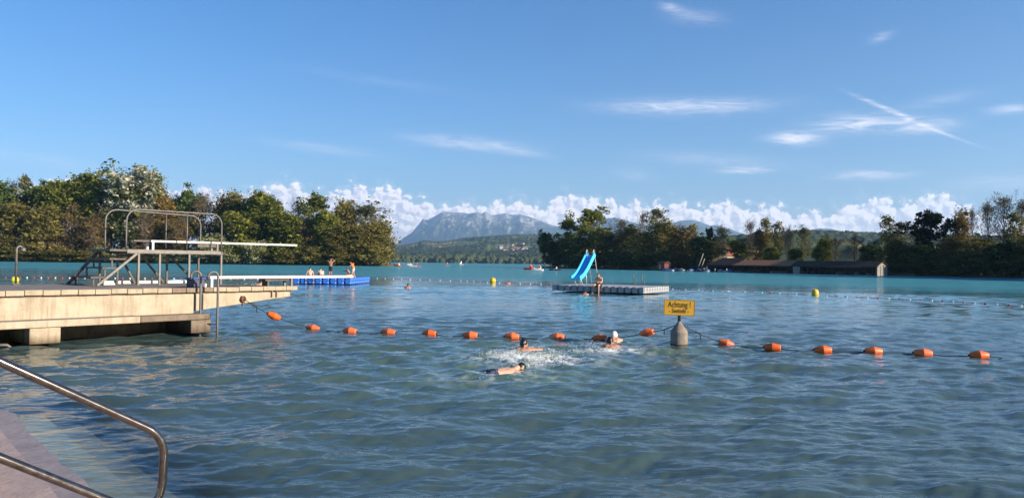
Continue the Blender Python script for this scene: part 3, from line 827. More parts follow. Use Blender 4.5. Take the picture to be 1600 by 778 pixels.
GL, GR = 'trees on the wooded island beyond the pier', 'trees along the right bank'
for a in [
    ('dark', -14, 276, 32, 14, 'dark blue-green tree cut off by the left picture edge'),
    ('baredark', 16, 278, 16, 22, 'thin dark tree with open twigs, leftmost against the sky'),
    ('sparse', 38, 276, 15, 26, 'slender sparse tree with small leaf tufts, second from the left picture edge'),
    ('olive', 20, 316, 32, 6, 'olive bushy tree low at the left end of the island, above the yellow ball'),
    ('dark', 58, 284, 25, 22, 'dark green rounded tree left of the white cloud gap'),
    ('green', 86, 284, 30, 16, 'broad green tree just under the small white cloud on the left'),
    ('olive', 68, 322, 30, 4, 'yellow-olive tree at the water left of the diving stairs'),
    ('thicket', 112, 318, 26, 8, 'brown leafless thicket above the lowest diving stair tread'),
    ('green', 134, 274, 34, 18, 'wide green tree forming the left shoulder of the tallest crown group'),
    ('greentall', 172, 261, 38, 22, 'tallest green tree of the island, left of the white blossoms'),
    ('blossom', 208, 262, 38, 14, 'big tree covered in white blossoms at the top of the island wood'),
    ('thicket', 152, 330, 27, 6, 'grey-brown bare thicket behind the upper stair treads'),
    ('olive', 236, 278, 30, 20, 'olive tree sloping down right of the white blossoming tree'),
    ('rust', 260, 306, 26, 14, 'reddish brown budding tree behind the diving tower rails'),
    ('bare', 226, 330, 20, 6, 'bare tree with branching limbs above the upper diving platform'),
    ('dark', 292, 291, 22, 22, 'small dark round crown sticking out left of a white cloud'),
    ('bare', 318, 300, 19, 16, 'leafless brown tree against the cloud, right of the small dark crown'),
    ('thicket', 284, 332, 25, 5, 'brown bare thicket directly behind the tower railing posts'),
    ('rust', 345, 306, 21, 18, 'brownish tree above the right end of the tower railing'),
    ('olive', 366, 300, 24, 16, 'olive-brown crown left of the biggest bright green tree'),
    ('green', 408, 302, 37, 10, 'large bright green tree above the middle of the upper diving board'),
    ('green', 372, 332, 28, 4, 'green bushy tree hanging low over the upper diving board'),
    ('green', 446, 332, 30, 4, 'green rounded tree above the tip of the upper diving board'),
    ('bare', 464, 312, 20, 16, 'pale leafless tree in front of the cloud, island centre right'),
    ('greentall', 492, 302, 25, 14, 'green tree with a loose pointed top above the sitting bathers'),
    ('thicket', 476, 338, 22, 5, 'reddish brown thicket between two green trees, above the sitting bathers'),
    ('green', 508, 330, 26, 4, 'light green tree at the water behind the standing bather'),
    ('olive', 540, 312, 25, 12, 'tall olive-brown tree above the orange life vest'),
    ('olive', 534, 352, 27, 3, 'low olive green tree at the water just left of the life vest'),
    ('sparsepale', 572, 316, 28, 12, 'airy olive tree with open twiggy crown near the island tip'),
    ('olive', 566, 350, 26, 3, 'dense olive tree low over the water near the island tip'),
    ('olive', 592, 344, 25, 6, 'outermost tree at the right tip of the island, branches over the water'),
]:
    tree(*a[:5], a[5], GL)
GSL = 'shrubs at the edge of the wooded island'
for a in [
    ('shrub', 250, 392, 14, 1, 'pale flowering shrub under the tower platform, left one'),
    ('shrub', 283, 392, 14, 1, 'pale flowering shrub under the tower platform, right one'),
    ('shrub', 332, 366, 26, 2, 'large whitish flowering shrub behind the tower end post'),
    ('shrub', 352, 386, 20, 0, 'whitish flowering shrub right below the upper diving board root'),
    ('shrub', 397, 376, 18, 2, 'pale green shrub below the middle of the upper diving board'),
    ('shrubgreen', 442, 392, 26, 0, 'light green low shrub above the inner end of the blue raft'),
    ('shrub', 154, 384, 12, 2, 'small pale shrub beside the top stair tread'),
    ('shrubgreen', 30, 386, 30, 0, 'yellow-green shrub above the hooked pole'),
    ('shrubgreen', 90, 390, 28, 0, 'yellow-green shrub left of the lowest stair tread'),
    ('shrubgreen', 135, 392, 24, 0, 'yellow-green shrub behind the diving stairs'),
    ('shrubgreen', 200, 388, 26, 0, 'olive shrub behind the upper stair landing'),
    ('shrubgreen', 530, 392, 24, 0, 'rusty olive shrub between standing bather and life vest'),
    ('shrubgreen', 582, 380, 24, 1, 'olive shrub hanging over the water at the island tip'),
    ('shrubgreen', 490, 388, 20, 0, 'olive shrub directly behind the two sitting bathers'),
]:
    tree(*a[:4], a[4] - 1.6, a[5], GSL)

for a in [
    ('dark', 850, 358, 12, 0, 'dark tree leaning out over the water at the bank tip'),
    ('dark', 864, 374, 12, 2, 'dark drooping tree at the foot of the leaning tree'),
    ('greentall', 888, 334, 21, 8, 'tall green tree with gaps, left of the tallest by the slide'),
    ('greentall', 924, 324, 29, 10, 'tallest broad green tree directly above the blue slide'),
    ('dark', 905, 368, 24, 4, 'dark low tree behind the top of the blue slide'),
    ('baredark', 968, 340, 21, 14, 'purplish bare tree right of the tallest green tree'),
    ('olive', 948, 362, 24, 3, 'olive tree at the water just right of the slide ladder'),
    ('olive', 984, 352, 28, 8, 'broad olive-brown tree above the seated bather'),
    ('bare', 1004, 328, 12, 16, 'single thin leafless tree standing high over the olive crowns'),
    ('sparsepale', 1026, 326, 19, 12, 'tall pale airy tree beside the single leafless one'),
    ('olive', 1012, 362, 26, 2, 'olive brown tree at the water above the raft handrails'),
    ('olive', 1036, 344, 26, 6, 'olive tree below the pale airy crown'),
    ('rust', 1066, 354, 26, 3, 'rusty yellow rounded tree above the warning sign'),
    ('sparse', 1082, 350, 15, 14, 'dark sparse tree peeking over the rusty yellow one'),
    ('dark', 1094, 366, 18, 8, 'dark green tree under the blue mountain, right of the rusty one'),
    ('pine', 1109, 356, 9, 16, 'small dark pine silhouetted against the blue mountain'),
    ('sparsepale', 1128, 352, 12, 10, 'slender light green tree in front of the blue mountain'),
    ('olive', 1112, 376, 20, 10, 'olive tree behind the dark boathouse roof'),
    ('green', 1153, 376, 22, 10, 'bright green rounded tree over the brown boathouse roof'),
    ('bare', 1172, 342, 13, 14, 'bare tree with pale trunk left of the brown column of twigs'),
    ('rust', 1187, 358, 12, 10, 'dark brown narrow tree like a column above the brown roof'),
    ('sparse', 1197, 340, 14, 14, 'tall sparse tree with tufted brown-green top'),
    ('sparse', 1213, 346, 12, 12, 'tufted sparse tree leaning beside the tallest above the boathouses'),
    ('baredark', 1233, 352, 12, 12, 'small bare tree above the joint of the two boathouses'),
    ('sparsepale', 1256, 352, 13, 12, 'pale sparse tree over the left end of the long boathouse'),
    ('green', 1208, 384, 18, 6, 'low green tree behind the right end of the brown roof'),
    ('green', 1242, 388, 15, 7, 'low green tree at the junction of the boathouses'),
    ('green', 1286, 372, 17, 9, 'light green tree above the middle of the long boathouse'),
    ('baredark', 1306, 368, 14, 9, 'dark twiggy tree right of the light green one over the long boathouse'),
    ('baredark', 1336, 366, 17, 9, 'dark bare tree above the right half of the long boathouse'),
    ('dark', 1362, 378, 20, 6, 'dark tree over the right gable of the long boathouse'),
    ('sparse', 1388, 336, 16, 12, 'tall sparse conical tree right of the long boathouse'),
    ('sparsepale', 1408, 346, 14, 12, 'pale half-bare tree between the conical tree and the black pine'),
    ('baredark', 1428, 344, 12, 14, 'thin bare tree touching the left side of the black pine'),
    ('pine', 1452, 331, 31, 6, 'big black-green pine with rounded top'),
    ('olive', 1400, 374, 26, 3, 'low dense tree at the water right of the boathouse gable'),
    ('dark', 1438, 378, 26, 2, 'dark tree at the water below the left half of the black pine'),
    ('rust', 1500, 328, 21, 10, 'rusty brown tree right of the black pine'),
    ('baredark', 1519, 322, 11, 14, 'thin bare tree between the rusty tree and the tallest bare trees'),
    ('baredark', 1544, 312, 22, 9, 'broad bare tree left of the highest one'),
    ('baredark', 1566, 299, 25, 7, 'highest bare tree on the right, fan of fine twigs'),
    ('baredark', 1594, 308, 23, 8, 'tall bare tree next to the right picture edge'),
    ('sparse', 1582, 330, 16, 6, 'sparse tree between the two rightmost bare trees'),
    ('rust', 1486, 372, 28, 2, 'brownish dense tree at the water below the rusty tree'),
    ('olive', 1528, 372, 30, 2, 'dense olive tree at the water below the broad bare tree'),
    ('dark', 1570, 376, 28, 1, 'dark green tree at the water below the highest bare tree'),
    ('olive', 1612, 364, 28, 2, 'dense olive tree cut off by the right picture edge'),
]:
    tree(*a[:5], a[5], GR)
for o in bpy.data.objects:
    if o.get('label') == 'dark tree leaning out over the water at the bank tip': o.rotation_euler = (0, -.22, .4); o.location.x += 2.6
GSR = 'shrubs along the right bank'
for a in [
    ('shrubdark', 874, 396, 13, 0, 'dark shrub at the very tip of the right bank'),
    ('shrubdark', 900, 394, 18, 0, 'dark shrub at the water left of the slide'),
    ('shrubdark', 938, 394, 22, 0, 'dark shrub at the water behind the slide ladder'),
    ('shrubdark', 976, 394, 24, 0, 'dark shrub at the water right of the seated bather'),
    ('shrubdark', 1012, 396, 22, 1, 'dark shrub at the water left of the red hut'),
    ('shrubdark', 1060, 396, 24, 5, 'dark shrub behind the blue covered boats'),
    ('shrubdark', 1094, 400, 16, 6, 'dark shrub left of the dark boathouse roof'),
    ('shrubdark', 1400, 404, 24, 0, 'dark shrub at the water beside the boathouse gable'),
    ('shrubdark', 1446, 400, 28, 0, 'dark shrub at the water under the black pine'),
    ('shrubdark', 1500, 400, 28, 0, 'dark shrub at the water under the rusty tree'),
    ('shrubdark', 1556, 400, 30, 0, 'dark shrub at the water under the highest bare tree'),
    ('shrubdark', 1606, 400, 28, 0, 'dark shrub at the water by the right picture edge'),
]:
    tree(*a[:5], a[5], GSR)

# trees further along both banks, outside the picture: they throw the evening shade
def off_tree(kind, x, y, H, hw, label):
    r = empty('leafy_tree', (x, y, .4), label, 'tree', 'trees on the bank beside the bathing place', trng.uniform(0, 6))
    r.scale = (hw / (NATW[kind] * 20), hw / (NATW[kind] * 20), H / 20)
    mt, mc = proto(kind, trng.randint(0, 1)); link('trunk', mt, None, r); link('crown', mc, None, r)
for k, (x, y) in enumerate([(118, 140), (126, 128), (134, 114), (140, 100), (147, 88), (154, 76), (142, 126), (152, 108), (160, 92)]):
    off_tree('darkhedge', x, y, 19 + k % 3 * 2, 9, 'dense dark tree on the bank outside the right picture edge')
for (x, y, H, hw) in [(30, -16, 9, 3.4)]:  # tree out of view, added to dapple the light on the steps
    off_tree('sparse', x, y, H, hw, 'unseen leafy tree added behind the bathing steps for dappled shade')

# undergrowth: nobody could count it
def undergrowth(name, pts, mat_, rad, hgt, nper, seed, lsize, label):
    rng = np.random.RandomState(seed); P = []
    for (x, y) in pts:
        q = rng.normal(size=(nper, 3)) * np.array([rad, rad * .7, hgt * .45]) + np.array([x, y, hgt * .35])
        P.append(q)
    P = np.concatenate(P); P = P[P[:, 2] > .2]
    V, Fq = leaves_np(P, lsize, rng, .5)
    tag(link(name, mesh_np(name, V, Fq), mat_), label, None, None, 'stuff')
urng = random.Random(5)
undergrowth('undergrowth', [(lx(px) , YL + urng.uniform(8, 26)) for px in range(-60, 600, 7)], L_OLIVE, 2.6, 13, 330, 1, .45, 'dark undergrowth between the island trees')
undergrowth('undergrowth', [(lx(px), YL + urng.uniform(1.5, 4)) for px in range(-60, 602, 8)], L_OLIVE, 1.4, 3.6, 90, 2, .28, 'olive undergrowth at the island waterline')
pts = []
for px in list(range(872, 1100, 9)) + list(range(1392, 1660, 8)):
    Y = shoreR(px) + urng.uniform(3, 12); pts.append(((px - CX) / F_PX * Y, Y))
undergrowth('undergrowth', pts, L_DARK, 1.8, 6.0, 230, 3, .40, 'dark undergrowth between the trees of the right bank')
# ------------------------------------------------------------------ pier
concrete = mat('sunny_concrete', (.43, .365, .27), .85, col2=(.30, .24, .17), scale=2.2, detail=9, bump=.35, bscale=26, lo=.42, hi=.78)
def weather(m, streak=.55, line=None):
    # rain streaks down the face, dirt along the waterline
    nt = m.node_tree; b = nt.nodes['Principled BSDF']; src = b.inputs['Base Color'].links[0].from_socket
    tc = N(nt, 'ShaderNodeTexCoord'); mp = N(nt, 'ShaderNodeMapping'); mp.inputs['Scale'].default_value = (7, 7, .55); nt.links.new(tc.outputs['Object'], mp.inputs[0])
    nz = N(nt, 'ShaderNodeTexNoise'); nz.inputs['Scale'].default_value = 1.0; nz.inputs['Detail'].default_value = 6; nz.inputs['Roughness'].default_value = .7; nt.links.new(mp.outputs[0], nz.inputs['Vector'])
    mr = N(nt, 'ShaderNodeMapRange'); mr.inputs['From Min'].default_value = .50; mr.inputs['From Max'].default_value = .72; nt.links.new(nz.outputs['Fac'], mr.inputs['Value'])
    mx = N(nt, 'ShaderNodeMix', data_type='RGBA', blend_type='MULTIPLY'); mx.inputs['B'].default_value = (.52, .45, .37, 1)
    nt.links.new(M(nt, 'MULTIPLY', mr.outputs[0], streak), mx.inputs['Factor']); nt.links.new(src, mx.inputs['A'])
    n2 = N(nt, 'ShaderNodeTexNoise'); n2.inputs['Scale'].default_value = 60; n2.inputs['Detail'].default_value = 3; nt.links.new(tc.outputs['Object'], n2.inputs['Vector'])
    m2 = N(nt, 'ShaderNodeMapRange'); m2.inputs['From Min'].default_value = .62; m2.inputs['From Max'].default_value = .70; nt.links.new(n2.outputs['Fac'], m2.inputs['Value'])
    mp_ = N(nt, 'ShaderNodeMix', data_type='RGBA', blend_type='MULTIPLY'); mp_.inputs['B'].default_value = (.55, .5, .44, 1)
    nt.links.new(m2.outputs[0], mp_.inputs['Factor']); nt.links.new(mx.outputs['Result'], mp_.inputs['A'])
    out = mp_.outputs['Result']
    if line:
        sp = N(nt, 'ShaderNodeSeparateXYZ'); geo = N(nt, 'ShaderNodeNewGeometry'); nt.links.new(geo.outputs['Position'], sp.inputs[0])
        h = M(nt, 'MULTIPLY_ADD', nz.outputs['Fac'], -.22, sp.outputs[2])
        m3 = N(nt, 'ShaderNodeMapRange'); m3.inputs['From Min'].default_value = line[1] - .11; m3.inputs['From Max'].default_value = line[0] - .11; nt.links.new(h, m3.inputs['Value'])
        mq = N(nt, 'ShaderNodeMix', data_type='RGBA', blend_type='MULTIPLY'); mq.inputs['B'].default_value = (.34, .28, .20, 1)
        nt.links.new(m3.outputs[0], mq.inputs['Factor']); nt.links.new(out, mq.inputs['A']); out = mq.outputs['Result']
    nt.links.new(out, b.inputs['Base Color']); return m
weather(concrete, .85, (.08, .26))
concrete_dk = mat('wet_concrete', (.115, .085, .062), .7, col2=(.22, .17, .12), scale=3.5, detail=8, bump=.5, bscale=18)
concrete_top = mat('worn_deck', (.235, .20, .17), .9, col2=(.15, .125, .105), scale=2.5, detail=8, bump=.3, bscale=40)
paver = mat('paver', (.43, .36, .26), .85, col2=(.32, .26, .18), scale=5, detail=7, bump=.3, bscale=40)
paver_dk = mat('damp_paver', (.16, .115, .085), .8, col2=(.27, .21, .15), scale=5, detail=7, bump=.3, bscale=40)
galv = mat('galvanised_steel', (.165, .155, .145), .55, .4, col2=(.11, .10, .095), scale=8)
dark_steel = mat('dark_steel', (.055, .050, .048), .55, .5, col2=(.10, .085, .075), scale=8)
white_board = mat('white_board', (.68, .67, .64), .5, col2=(.56, .545, .51), scale=4)
white_tube = mat('white_tube', (.62, .60, .58), .4, .3)
rust = mat('rust', (.22, .085, .035), .9, col2=(.12, .05, .025), scale=20)
weather(paver, .5); weather(paver_dk, .5); weather(concrete_dk, .7, (.10, .30)); weather(concrete_top, .4)
rope_m = mat('black_rope', (.018, .017, .020), .9)

DZ = 1.18
PU = Vector((.659, .752, 0)).normalized()          # along the kerb, away from the bank
PN = Vector((PU.y, -PU.x, 0))                       # from the kerb towards the open side facing the camera
K0 = at(0, 454.7, DZ); K0.z = 0
def pp(t, w, z): return K0 + PU * t - PN * w + Vector((0, 0, z))     # w: metres inward from the kerb (negative = outwards)
def pt(px, w=0.0):                                   # t of the vertical plane at w, seen in picture column px
    d = ray(px, 430); P = K0 - PN * w
    A = d.x * PU.y - d.y * PU.x
    return (P.x * d.y - P.y * d.x) / A
def zat(py, px, t, w):                               # height seen there
    p = pp(t, w, 0); return atY(px, py, p.y).z
T0, T1 = -9.0, 7.09
P_ROT = Matrix((PU, -PN, Vector((0, 0, 1)))).transposed()   # local x along the kerb, y inward

pier = empty('pier', pp(0, 2, 0), 'concrete bathing pier with paver edge reaching out from the left picture edge', 'pier')
def build_at(mb, name, m, parent, bevel=0.0):
    o = mb.build(name, m, parent, bevel)
    if parent is not None:
        o.matrix_parent_inverse = Matrix.Translation(parent.location).inverted()
    return o
def pl(pts, z0, z1, mb=None):
    mb = mb or MB(); w = [pp(t, w_, 0) for t, w_ in pts]
    return mb.prism([(p.x, p.y) for p in w], z0, z1)
d = pl([(T0, .30), (6.75, .30), (6.6, .75), (6.15, 2.6), (5.2, 4.25), (T0, 4.4)], 1.055, DZ - .006); build_at(d, 'deck', concrete_top, pier, .01)
# kerb pavers, one by one
prng = random.Random(4)
kb, kbd, kb2 = MB(), MB(), MB()
n_st = 46; L_st = (T1 - T0) / n_st
for i in range(n_st):
    a, b = T0 + i * L_st + .006, T0 + (i + 1) * L_st - .006
    damp = 3.55 < (a + b) / 2 < 4.75
    tgt = kbd if damp else kb if a < 4 else kb2
    dz = prng.uniform(-.006, .006)
    c = pp((a + b) / 2, .14, 1.125 + dz)
    tgt.box(c, (b - a, .32 + prng.uniform(-.01, .01), .112), M3=P_ROT, ch=.008)
build_at(kb, 'kerb', paver, pier); build_at(kb2, 'kerb', paver, pier); build_at(kbd, 'damp_kerb', paver_dk, pier)
build_at(pl([(T0, .07), (6.95, .07), (6.95, .5), (T0, .5)], 1.02, 1.062), 'joint', concrete_dk, pier)
# edge beam: straight part and tapering cantilever
tc_ = pt(305)
w1 = pl([(T0, .02), (tc_ - .012, .02), (tc_ - .012, .42), (T0, .42)], .52, 1.026)
build_at(w1, 'edge_beam', concrete, pier, .012)
ct = MB()
def col(t, zb, zt): return [pp(t, .02, zb), pp(t, .02, zt), pp(t, .42, zt), pp(t, .42, zb)]
a, b = col(tc_ + .012, .60, 1.024), col(6.88, .90, 1.024)
ct.add(a + b, [(0, 1, 2, 3), (7, 6, 5, 4), (4, 5, 1, 0), (5, 6, 2, 1), (6, 7, 3, 2), (7, 4, 0, 3)])
o = build_at(ct, 'cantilever_beam', concrete, pier, .012); fix_normals(o.data)
cb = MB(); cb.box(pp(6.55, .2, .865), (.34, .3, .05), M3=P_ROT); cb.box(pp(6.30, -.0, .99), (.018, .05, .2), M3=P_ROT); cb.box(pp(6.44, -.0, .99), (.018, .05, .2), M3=P_ROT)
build_at(cb, 'end_bracket', concrete_dk, pier)
us = pl([(T0, .45), (4.3, .45), (4.3, 4.2), (T0, 4.2)], .5, 1.05); build_at(us, 'underside', concrete_dk, pier)
us = pl([(4.31, .45), (6.4, .45), (5.9, 2.6), (5.0, 4.1), (4.31, 4.1)], .86, 1.05); build_at(us, 'underside_slab', concrete_dk, pier)
# lower ledge, its right end damp
te = pt(334, -.38)
lg = pl([(T0, -.38), (te - 1.75, -.38), (te - 1.75, .3), (T0, .3)], .405, .555); build_at(lg, 'ledge', concrete, pier, .02)
lg = pl([(te - 1.745, -.375), (te - .12, -.375), (te, -.28), (te, .3), (te - 1.745, .3)], .408, .553); build_at(lg, 'damp_ledge', concrete_dk, pier, .025)
ltop = pl([(T0, -.33), (te - 1.75, -.33), (te - 1.75, .018), (T0, .018)], .550, .562); build_at(ltop, 'ledge_wear', concrete_top, pier)
for (pa, pb, m_, zb) in ((-62, -20, concrete, .06), (48, 97, concrete, .06), (300, 331, concrete_dk, .08)):
    ta, tb = pt(pa, -.33), pt(pb, -.33)
    bm_ = pl([(ta, -.335), (tb, -.335), (tb, 1.6), (ta, 1.6)], zb, .403); build_at(bm_, 'cross_beam', m_, pier, .02)
bw = pl([(T0, 1.0), (4.2, 1.0), (4.2, 1.3), (T0, 1.3)], -1.2, .404); build_at(bw, 'back_wall', concrete_dk, pier)
pb_ = MB(); tq = pt(14, -.2)
pb_.tube([pp(tq - .3, -.1, .08), pp(tq, -.2, .07), pp(tq + .05, -.22, .03), pp(tq + .05, -.22, -.4)], .035, 8); build_at(pb_, 'drain_pipe', galv, pier)
eye = MB()
te2 = pt(380); pe = pp(te2, -.0, zat(467, 380, te2, 0))
ang = [2 * PI * k / 14 for k in range(15)]
eye.box(pe, (.10, .05, .16), M3=P_ROT); eye.tube([pe + PN * .05 + PU * .06 * math.cos(q) + Vector((0, 0, .06 * math.sin(q))) for q in ang], .014, 6)
eye.box(pe + Vector((0, 0, -.12)) , (.03, .045, .14), M3=P_ROT)
build_at(eye, 'rope_eye', rust, pier)

# ------------------------------------------------------------------ ladder at the pier end
lad = empty('pier_ladder', pp(pt(327, -.5), -.5, 0), 'steel bathing ladder with two hooked rails at the pier edge', 'ladder')
for (px, off, zb, pyt) in ((314, -.16, -.5, 422.5), (341, -.5, -.6, 423.5)):
    w = off
    t = pt(px, w); zt = zat(pyt, px, t, w) - .02
    m_ = MB(); r = .12
    arc = [pp(t - (r - r * math.cos(q)) * .9, w + (r - r * math.cos(q)) * .3, zt - r + r * math.sin(q)) for q in [PI * k / 10 for k in range(11)]]
    hook = [pp(t, w, zb), pp(t, w, .3), pp(t, w, zt - r - .02)] + arc + [pp(t - 2 * r * .9, w + .6 * r, zt - r - .08)]
    m_.tube(hook, .029, 10); build_at(m_, 'rail', galv, lad)
ta, tb = pt(314, -.16), pt(341, -.5)
for z in (.06, -.2):
    m_ = MB(); m_.tube([pp(ta, -.16, z), pp(tb, -.5, z)], .02, 8); build_at(m_, 'rung', galv, lad)
m_ = MB(); m_.tube([pp(tb - .3, -.2, .30), pp(tb, -.5, .30)], .016, 6); build_at(m_, 'wall_bracket', dark_steel, lad)

# ------------------------------------------------------------------ diving tower
WN, WF = 2.3, 3.65                                # near and far frame
tw = empty('diving_tower', pp(4, 3, DZ), 'grey steel diving tower with steps, railings and a platform on the pier', 'diving tower')
ZP = 2.12
def rod(name, pts, r=.032, m=galv, n=8, parent=tw):
    mb = MB(); mb.tube(pts, r, n); return build_at(mb, name, m, parent)
def bar(name, p, q, wd, m=galv, parent=tw):       # square section
    p, q = Vector(p), Vector(q); mb = MB(); t = (q - p).normalized(); s = t.cross(Vector((0, 0, 1)))
    if s.length < .05: s = PU.copy()
    s.normalize(); u_ = s.cross(t); M3 = Matrix((s, t, u_)).transposed()
    mb.box((p + q) / 2, (wd, (q - p).length, wd), M3=M3); return build_at(mb, name, m, parent)
tn = [pt(216, WN), pt(249, WN), pt(295, WN), pt(345, WN)]
tf = [t for t in tn]
tS = pt(197, WN)                                   # start of the platform
for t in tn: bar('leg', pp(t, WN, DZ), pp(t, WN, ZP - .1), .05)
for t in tf: bar('leg', pp(t, WF, DZ), pp(t, WF, ZP - .1), .05, dark_steel)
for k in range(3): bar('brace', pp(tf[k] + .05, WF, ZP - .12), pp(tf[k + 1] - .08, WF, DZ + .02), .05, dark_steel)
bar('brace', pp(tn[0] - .05, WN, ZP - .1), pp(pt(152, WN), WN, DZ + .01), .06)
tE = tn[3] + .02
bar('platform_beam', pp(tS, WN, ZP - .045), pp(tE, WN, ZP - .045), .09)
bar('platform_beam', pp(tS, WF, ZP - .045), pp(tE, WF, ZP - .045), .09, dark_steel)
for t in tn: bar('cross_bar', pp(t, WN + .06, ZP - .15), pp(t, WF - .06, ZP - .15), .05, dark_steel)
pf = pl([(tS + .02, WN + .06), (tE - .03, WN + .06), (tE - .03, WF - .06), (tS + .02, WF - .06)], ZP - .05, ZP + .01); build_at(pf, 'platform', concrete_top, tw)
tg = bar('foot_beam', pp(tn[0] - .3, WF + .12, DZ + .04), pp(tE, WF + .12, DZ + .04), .08, white_board)
# landing and treads
def tread(tc, z, dep=.42):
    mb = pl([(tc - dep / 2, WN + .03), (tc + dep / 2, WN + .03), (tc + dep / 2, WF + .05), (tc - dep / 2, WF + .05)], z - .045, z); build_at(mb, 'tread', dark_steel, tw, .006)
ZT = [DZ + .235, DZ + .475, DZ + .71]
tt = [pt(164, WN) - .12, pt(182, WN) - .13, pt(197, WN) - .2]
land = pl([(tS - .42, WN - .02), (tS - .005, WN - .02), (tS - .005, WF + .06), (tS - .42, WF + .06)], ZP - .05, ZP + .005); build_at(land, 'landing', dark_steel, tw)
for t, z in zip(tt, ZT):
    tread(t, z)
    for w in (WN + .1, WF - .05):
        bar('tread_post', pp(t - .12, w, z - .04), pp(t - .12, w, max(DZ, z - .26)), .035, dark_steel)
bar('stringer', pp(tt[0] - .3, WF, DZ), pp(tS - .2, WF, ZP - .06), .07, dark_steel)
bar('stair_leg', pp(tS - .15, WF, DZ), pp(tS - .15, WF, ZP - .05), .05, dark_steel)
# railings, bent from one tube each
def railing(w, pa, pb, topy, posts, m):
    ta, tb = pt(pa, w), pt(pb, w)
    za = zat(topy[0], pa + 8, ta, w); zb_ = zat(topy[1], pb - 4, tb, w)
    r = .30; zz = ZP
    arc1 = [pp(ta + r * (1 - math.cos(q)), w, za - r + r * math.sin(q)) for q in [PI / 2 * k / 7 for k in range(8)]]
    arc2 = [pp(tb - r * (1 - math.cos(q)), w, zb_ - r + r * math.sin(q)) for q in [PI / 2 * (1 - k / 7) for k in range(8)]]
    rod('railing', [pp(ta, w, zz)] + [pp(ta, w, zz + .3)] + arc1 + arc2 + [pp(tb, w, zz + .3), pp(tb, w, zz - .05)], .022, m, 10)
    for px in posts:
        t = pt(px, w); f = (t - ta) / (tb - ta); rod('railing_post', [pp(t, w, zz - .03), pp(t, w, za + (zb_ - za) * f)], .018, m)
railing(WN - .03, 196, 345, (326.5, 335.5), (291,), galv)
railing(WF + .03, 163, 312, (327, 338), (258,), galv)
# boards: each rests on its own stand
def board(name, label, ta, tb, w, z, wid, th, tipc=None):
    r = empty(name, pp(ta, w, z), label, 'diving board')
    mb = pl([(ta, w - wid / 2), (tb, w - wid / 2), (tb, w + wid / 2), (ta, w + wid / 2)], z - th, z)
    build_at(mb, 'plank', white_board, r, .01); return r
wb = (WN + WF) / 2 - .1
t_a, t_b = pt(230, wb), pt(458, wb)
zb = zat(376.5, 230, t_a, wb); zb2 = zat(381, 458, t_b, wb)
bd = board('diving_board', 'long white upper diving board jutting from the tower platform', t_a, t_b, wb, (zb + zb2) / 2, .42, .055)
zu = (zb + zb2) / 2 - .055
for (tq, m_, h) in ((t_a + .06, white_board, 1), (pt(334, wb), galv, 1)):
    for dw in (-.17, .17):
        bar('board_stand', pp(tq, wb + dw, ZP + .005), pp(tq, wb + dw, zu - .002), .055, m_, bd)
fb = MB(); tq = pt(318, wb); fb.box(pp(tq, wb, zu - .06), (.55, .34, .09), M3=P_ROT); build_at(fb, 'fulcrum', dark_steel, bd)
bar('clamp', pp(t_a - .42, wb - .1, zu + .03), pp(t_a, wb - .1, zu + .03), .04, dark_steel, bd)
bar('clamp', pp(t_a - .3, wb + .12, zu + .03), pp(t_a, wb + .12, zu + .03), .04, dark_steel, bd)
# low board
wl_ = .32
ta, tb = pt(322, wl_), pt(544, wl_); zl = (zat(432, 322, ta, wl_) + zat(429.5, 544, tb, wl_)) / 2
lb = board('diving_board', 'low white diving board at the pier end reaching towards the blue raft', ta, tb, wl_, zl, .44, .07)
for (tq, m_) in ((ta + .06, white_board), (pt(450, wl_), galv)):
    for dw in (-.17, .17):
        bar('board_stand', pp(tq, wl_ + dw, DZ - .004), pp(tq, wl_ + dw, zl - .072), .06, m_, lb)
fb = MB(); tq = pt(428, wl_); fb.box(pp(tq, wl_, zl - .105), (.70, .30, .06), M3=P_ROT); fb.box(pp(tq - .25, wl_, (DZ + zl - .13) / 2), (.05, .28, zl - .13 - DZ), M3=P_ROT); build_at(fb, 'fulcrum', dark_steel, lb)
tipm = MB(); tipm.ball(pp(tb + .02, wl_, zl - .035), (.13, .2, .07), 10, P_ROT); build_at(tipm, 'tip_pad', mat('cream_rubber', (.62, .50, .24), .6), lb)
crate = empty('anchor_box', pp(ta - .25, wl_ + .1, DZ), 'dark blue box at the root of the low diving board', 'box')
m_ = MB(); m_.box(pp(ta - .22, wl_ + .1, DZ + .10), (.30, .4, .20), M3=P_ROT, ch=.02); build_at(m_, 'case', mat('navy_plastic', (.022, .030, .075), .5), crate)
m_ = MB(); m_.box(pp(ta - .22, wl_ + .1, DZ + .222), (.34, .44, .04), M3=P_ROT, ch=.012); build_at(m_, 'lid', mat('blue_plastic', (.03, .07, .25), .5), crate)

# hooked pole
pw = 4.15; tq = pt(25, pw)
pole = empty('shower_pole', pp(tq, pw, DZ), 'thin grey pole with a hooked top standing on the far pier edge', 'pole')
zt = zat(384, 28, tq, pw)
rod('mast', [pp(tq, pw, DZ - .01), pp(tq, pw, zt - .10)] + [pp(tq + .07 * (1 - math.cos(q)), pw, zt - .10 + .09 * math.sin(q)) for q in [PI * .8 * k / 6 for k in range(1, 7)]], .03, galv, 8, pole)
m_ = MB(); m_.lathe([(.03, .0), (.06, -.05), (.07, -.10), (.06, -.11)][::-1], pp(tq + .15, pw, zt - .03), 12); build_at(m_, 'spout', galv, pole)
m_ = MB(); m_.box(pp(tq, pw, DZ + .008), (.16, .16, .03), M3=P_ROT); build_at(m_, 'base_plate', dark_steel, pole)
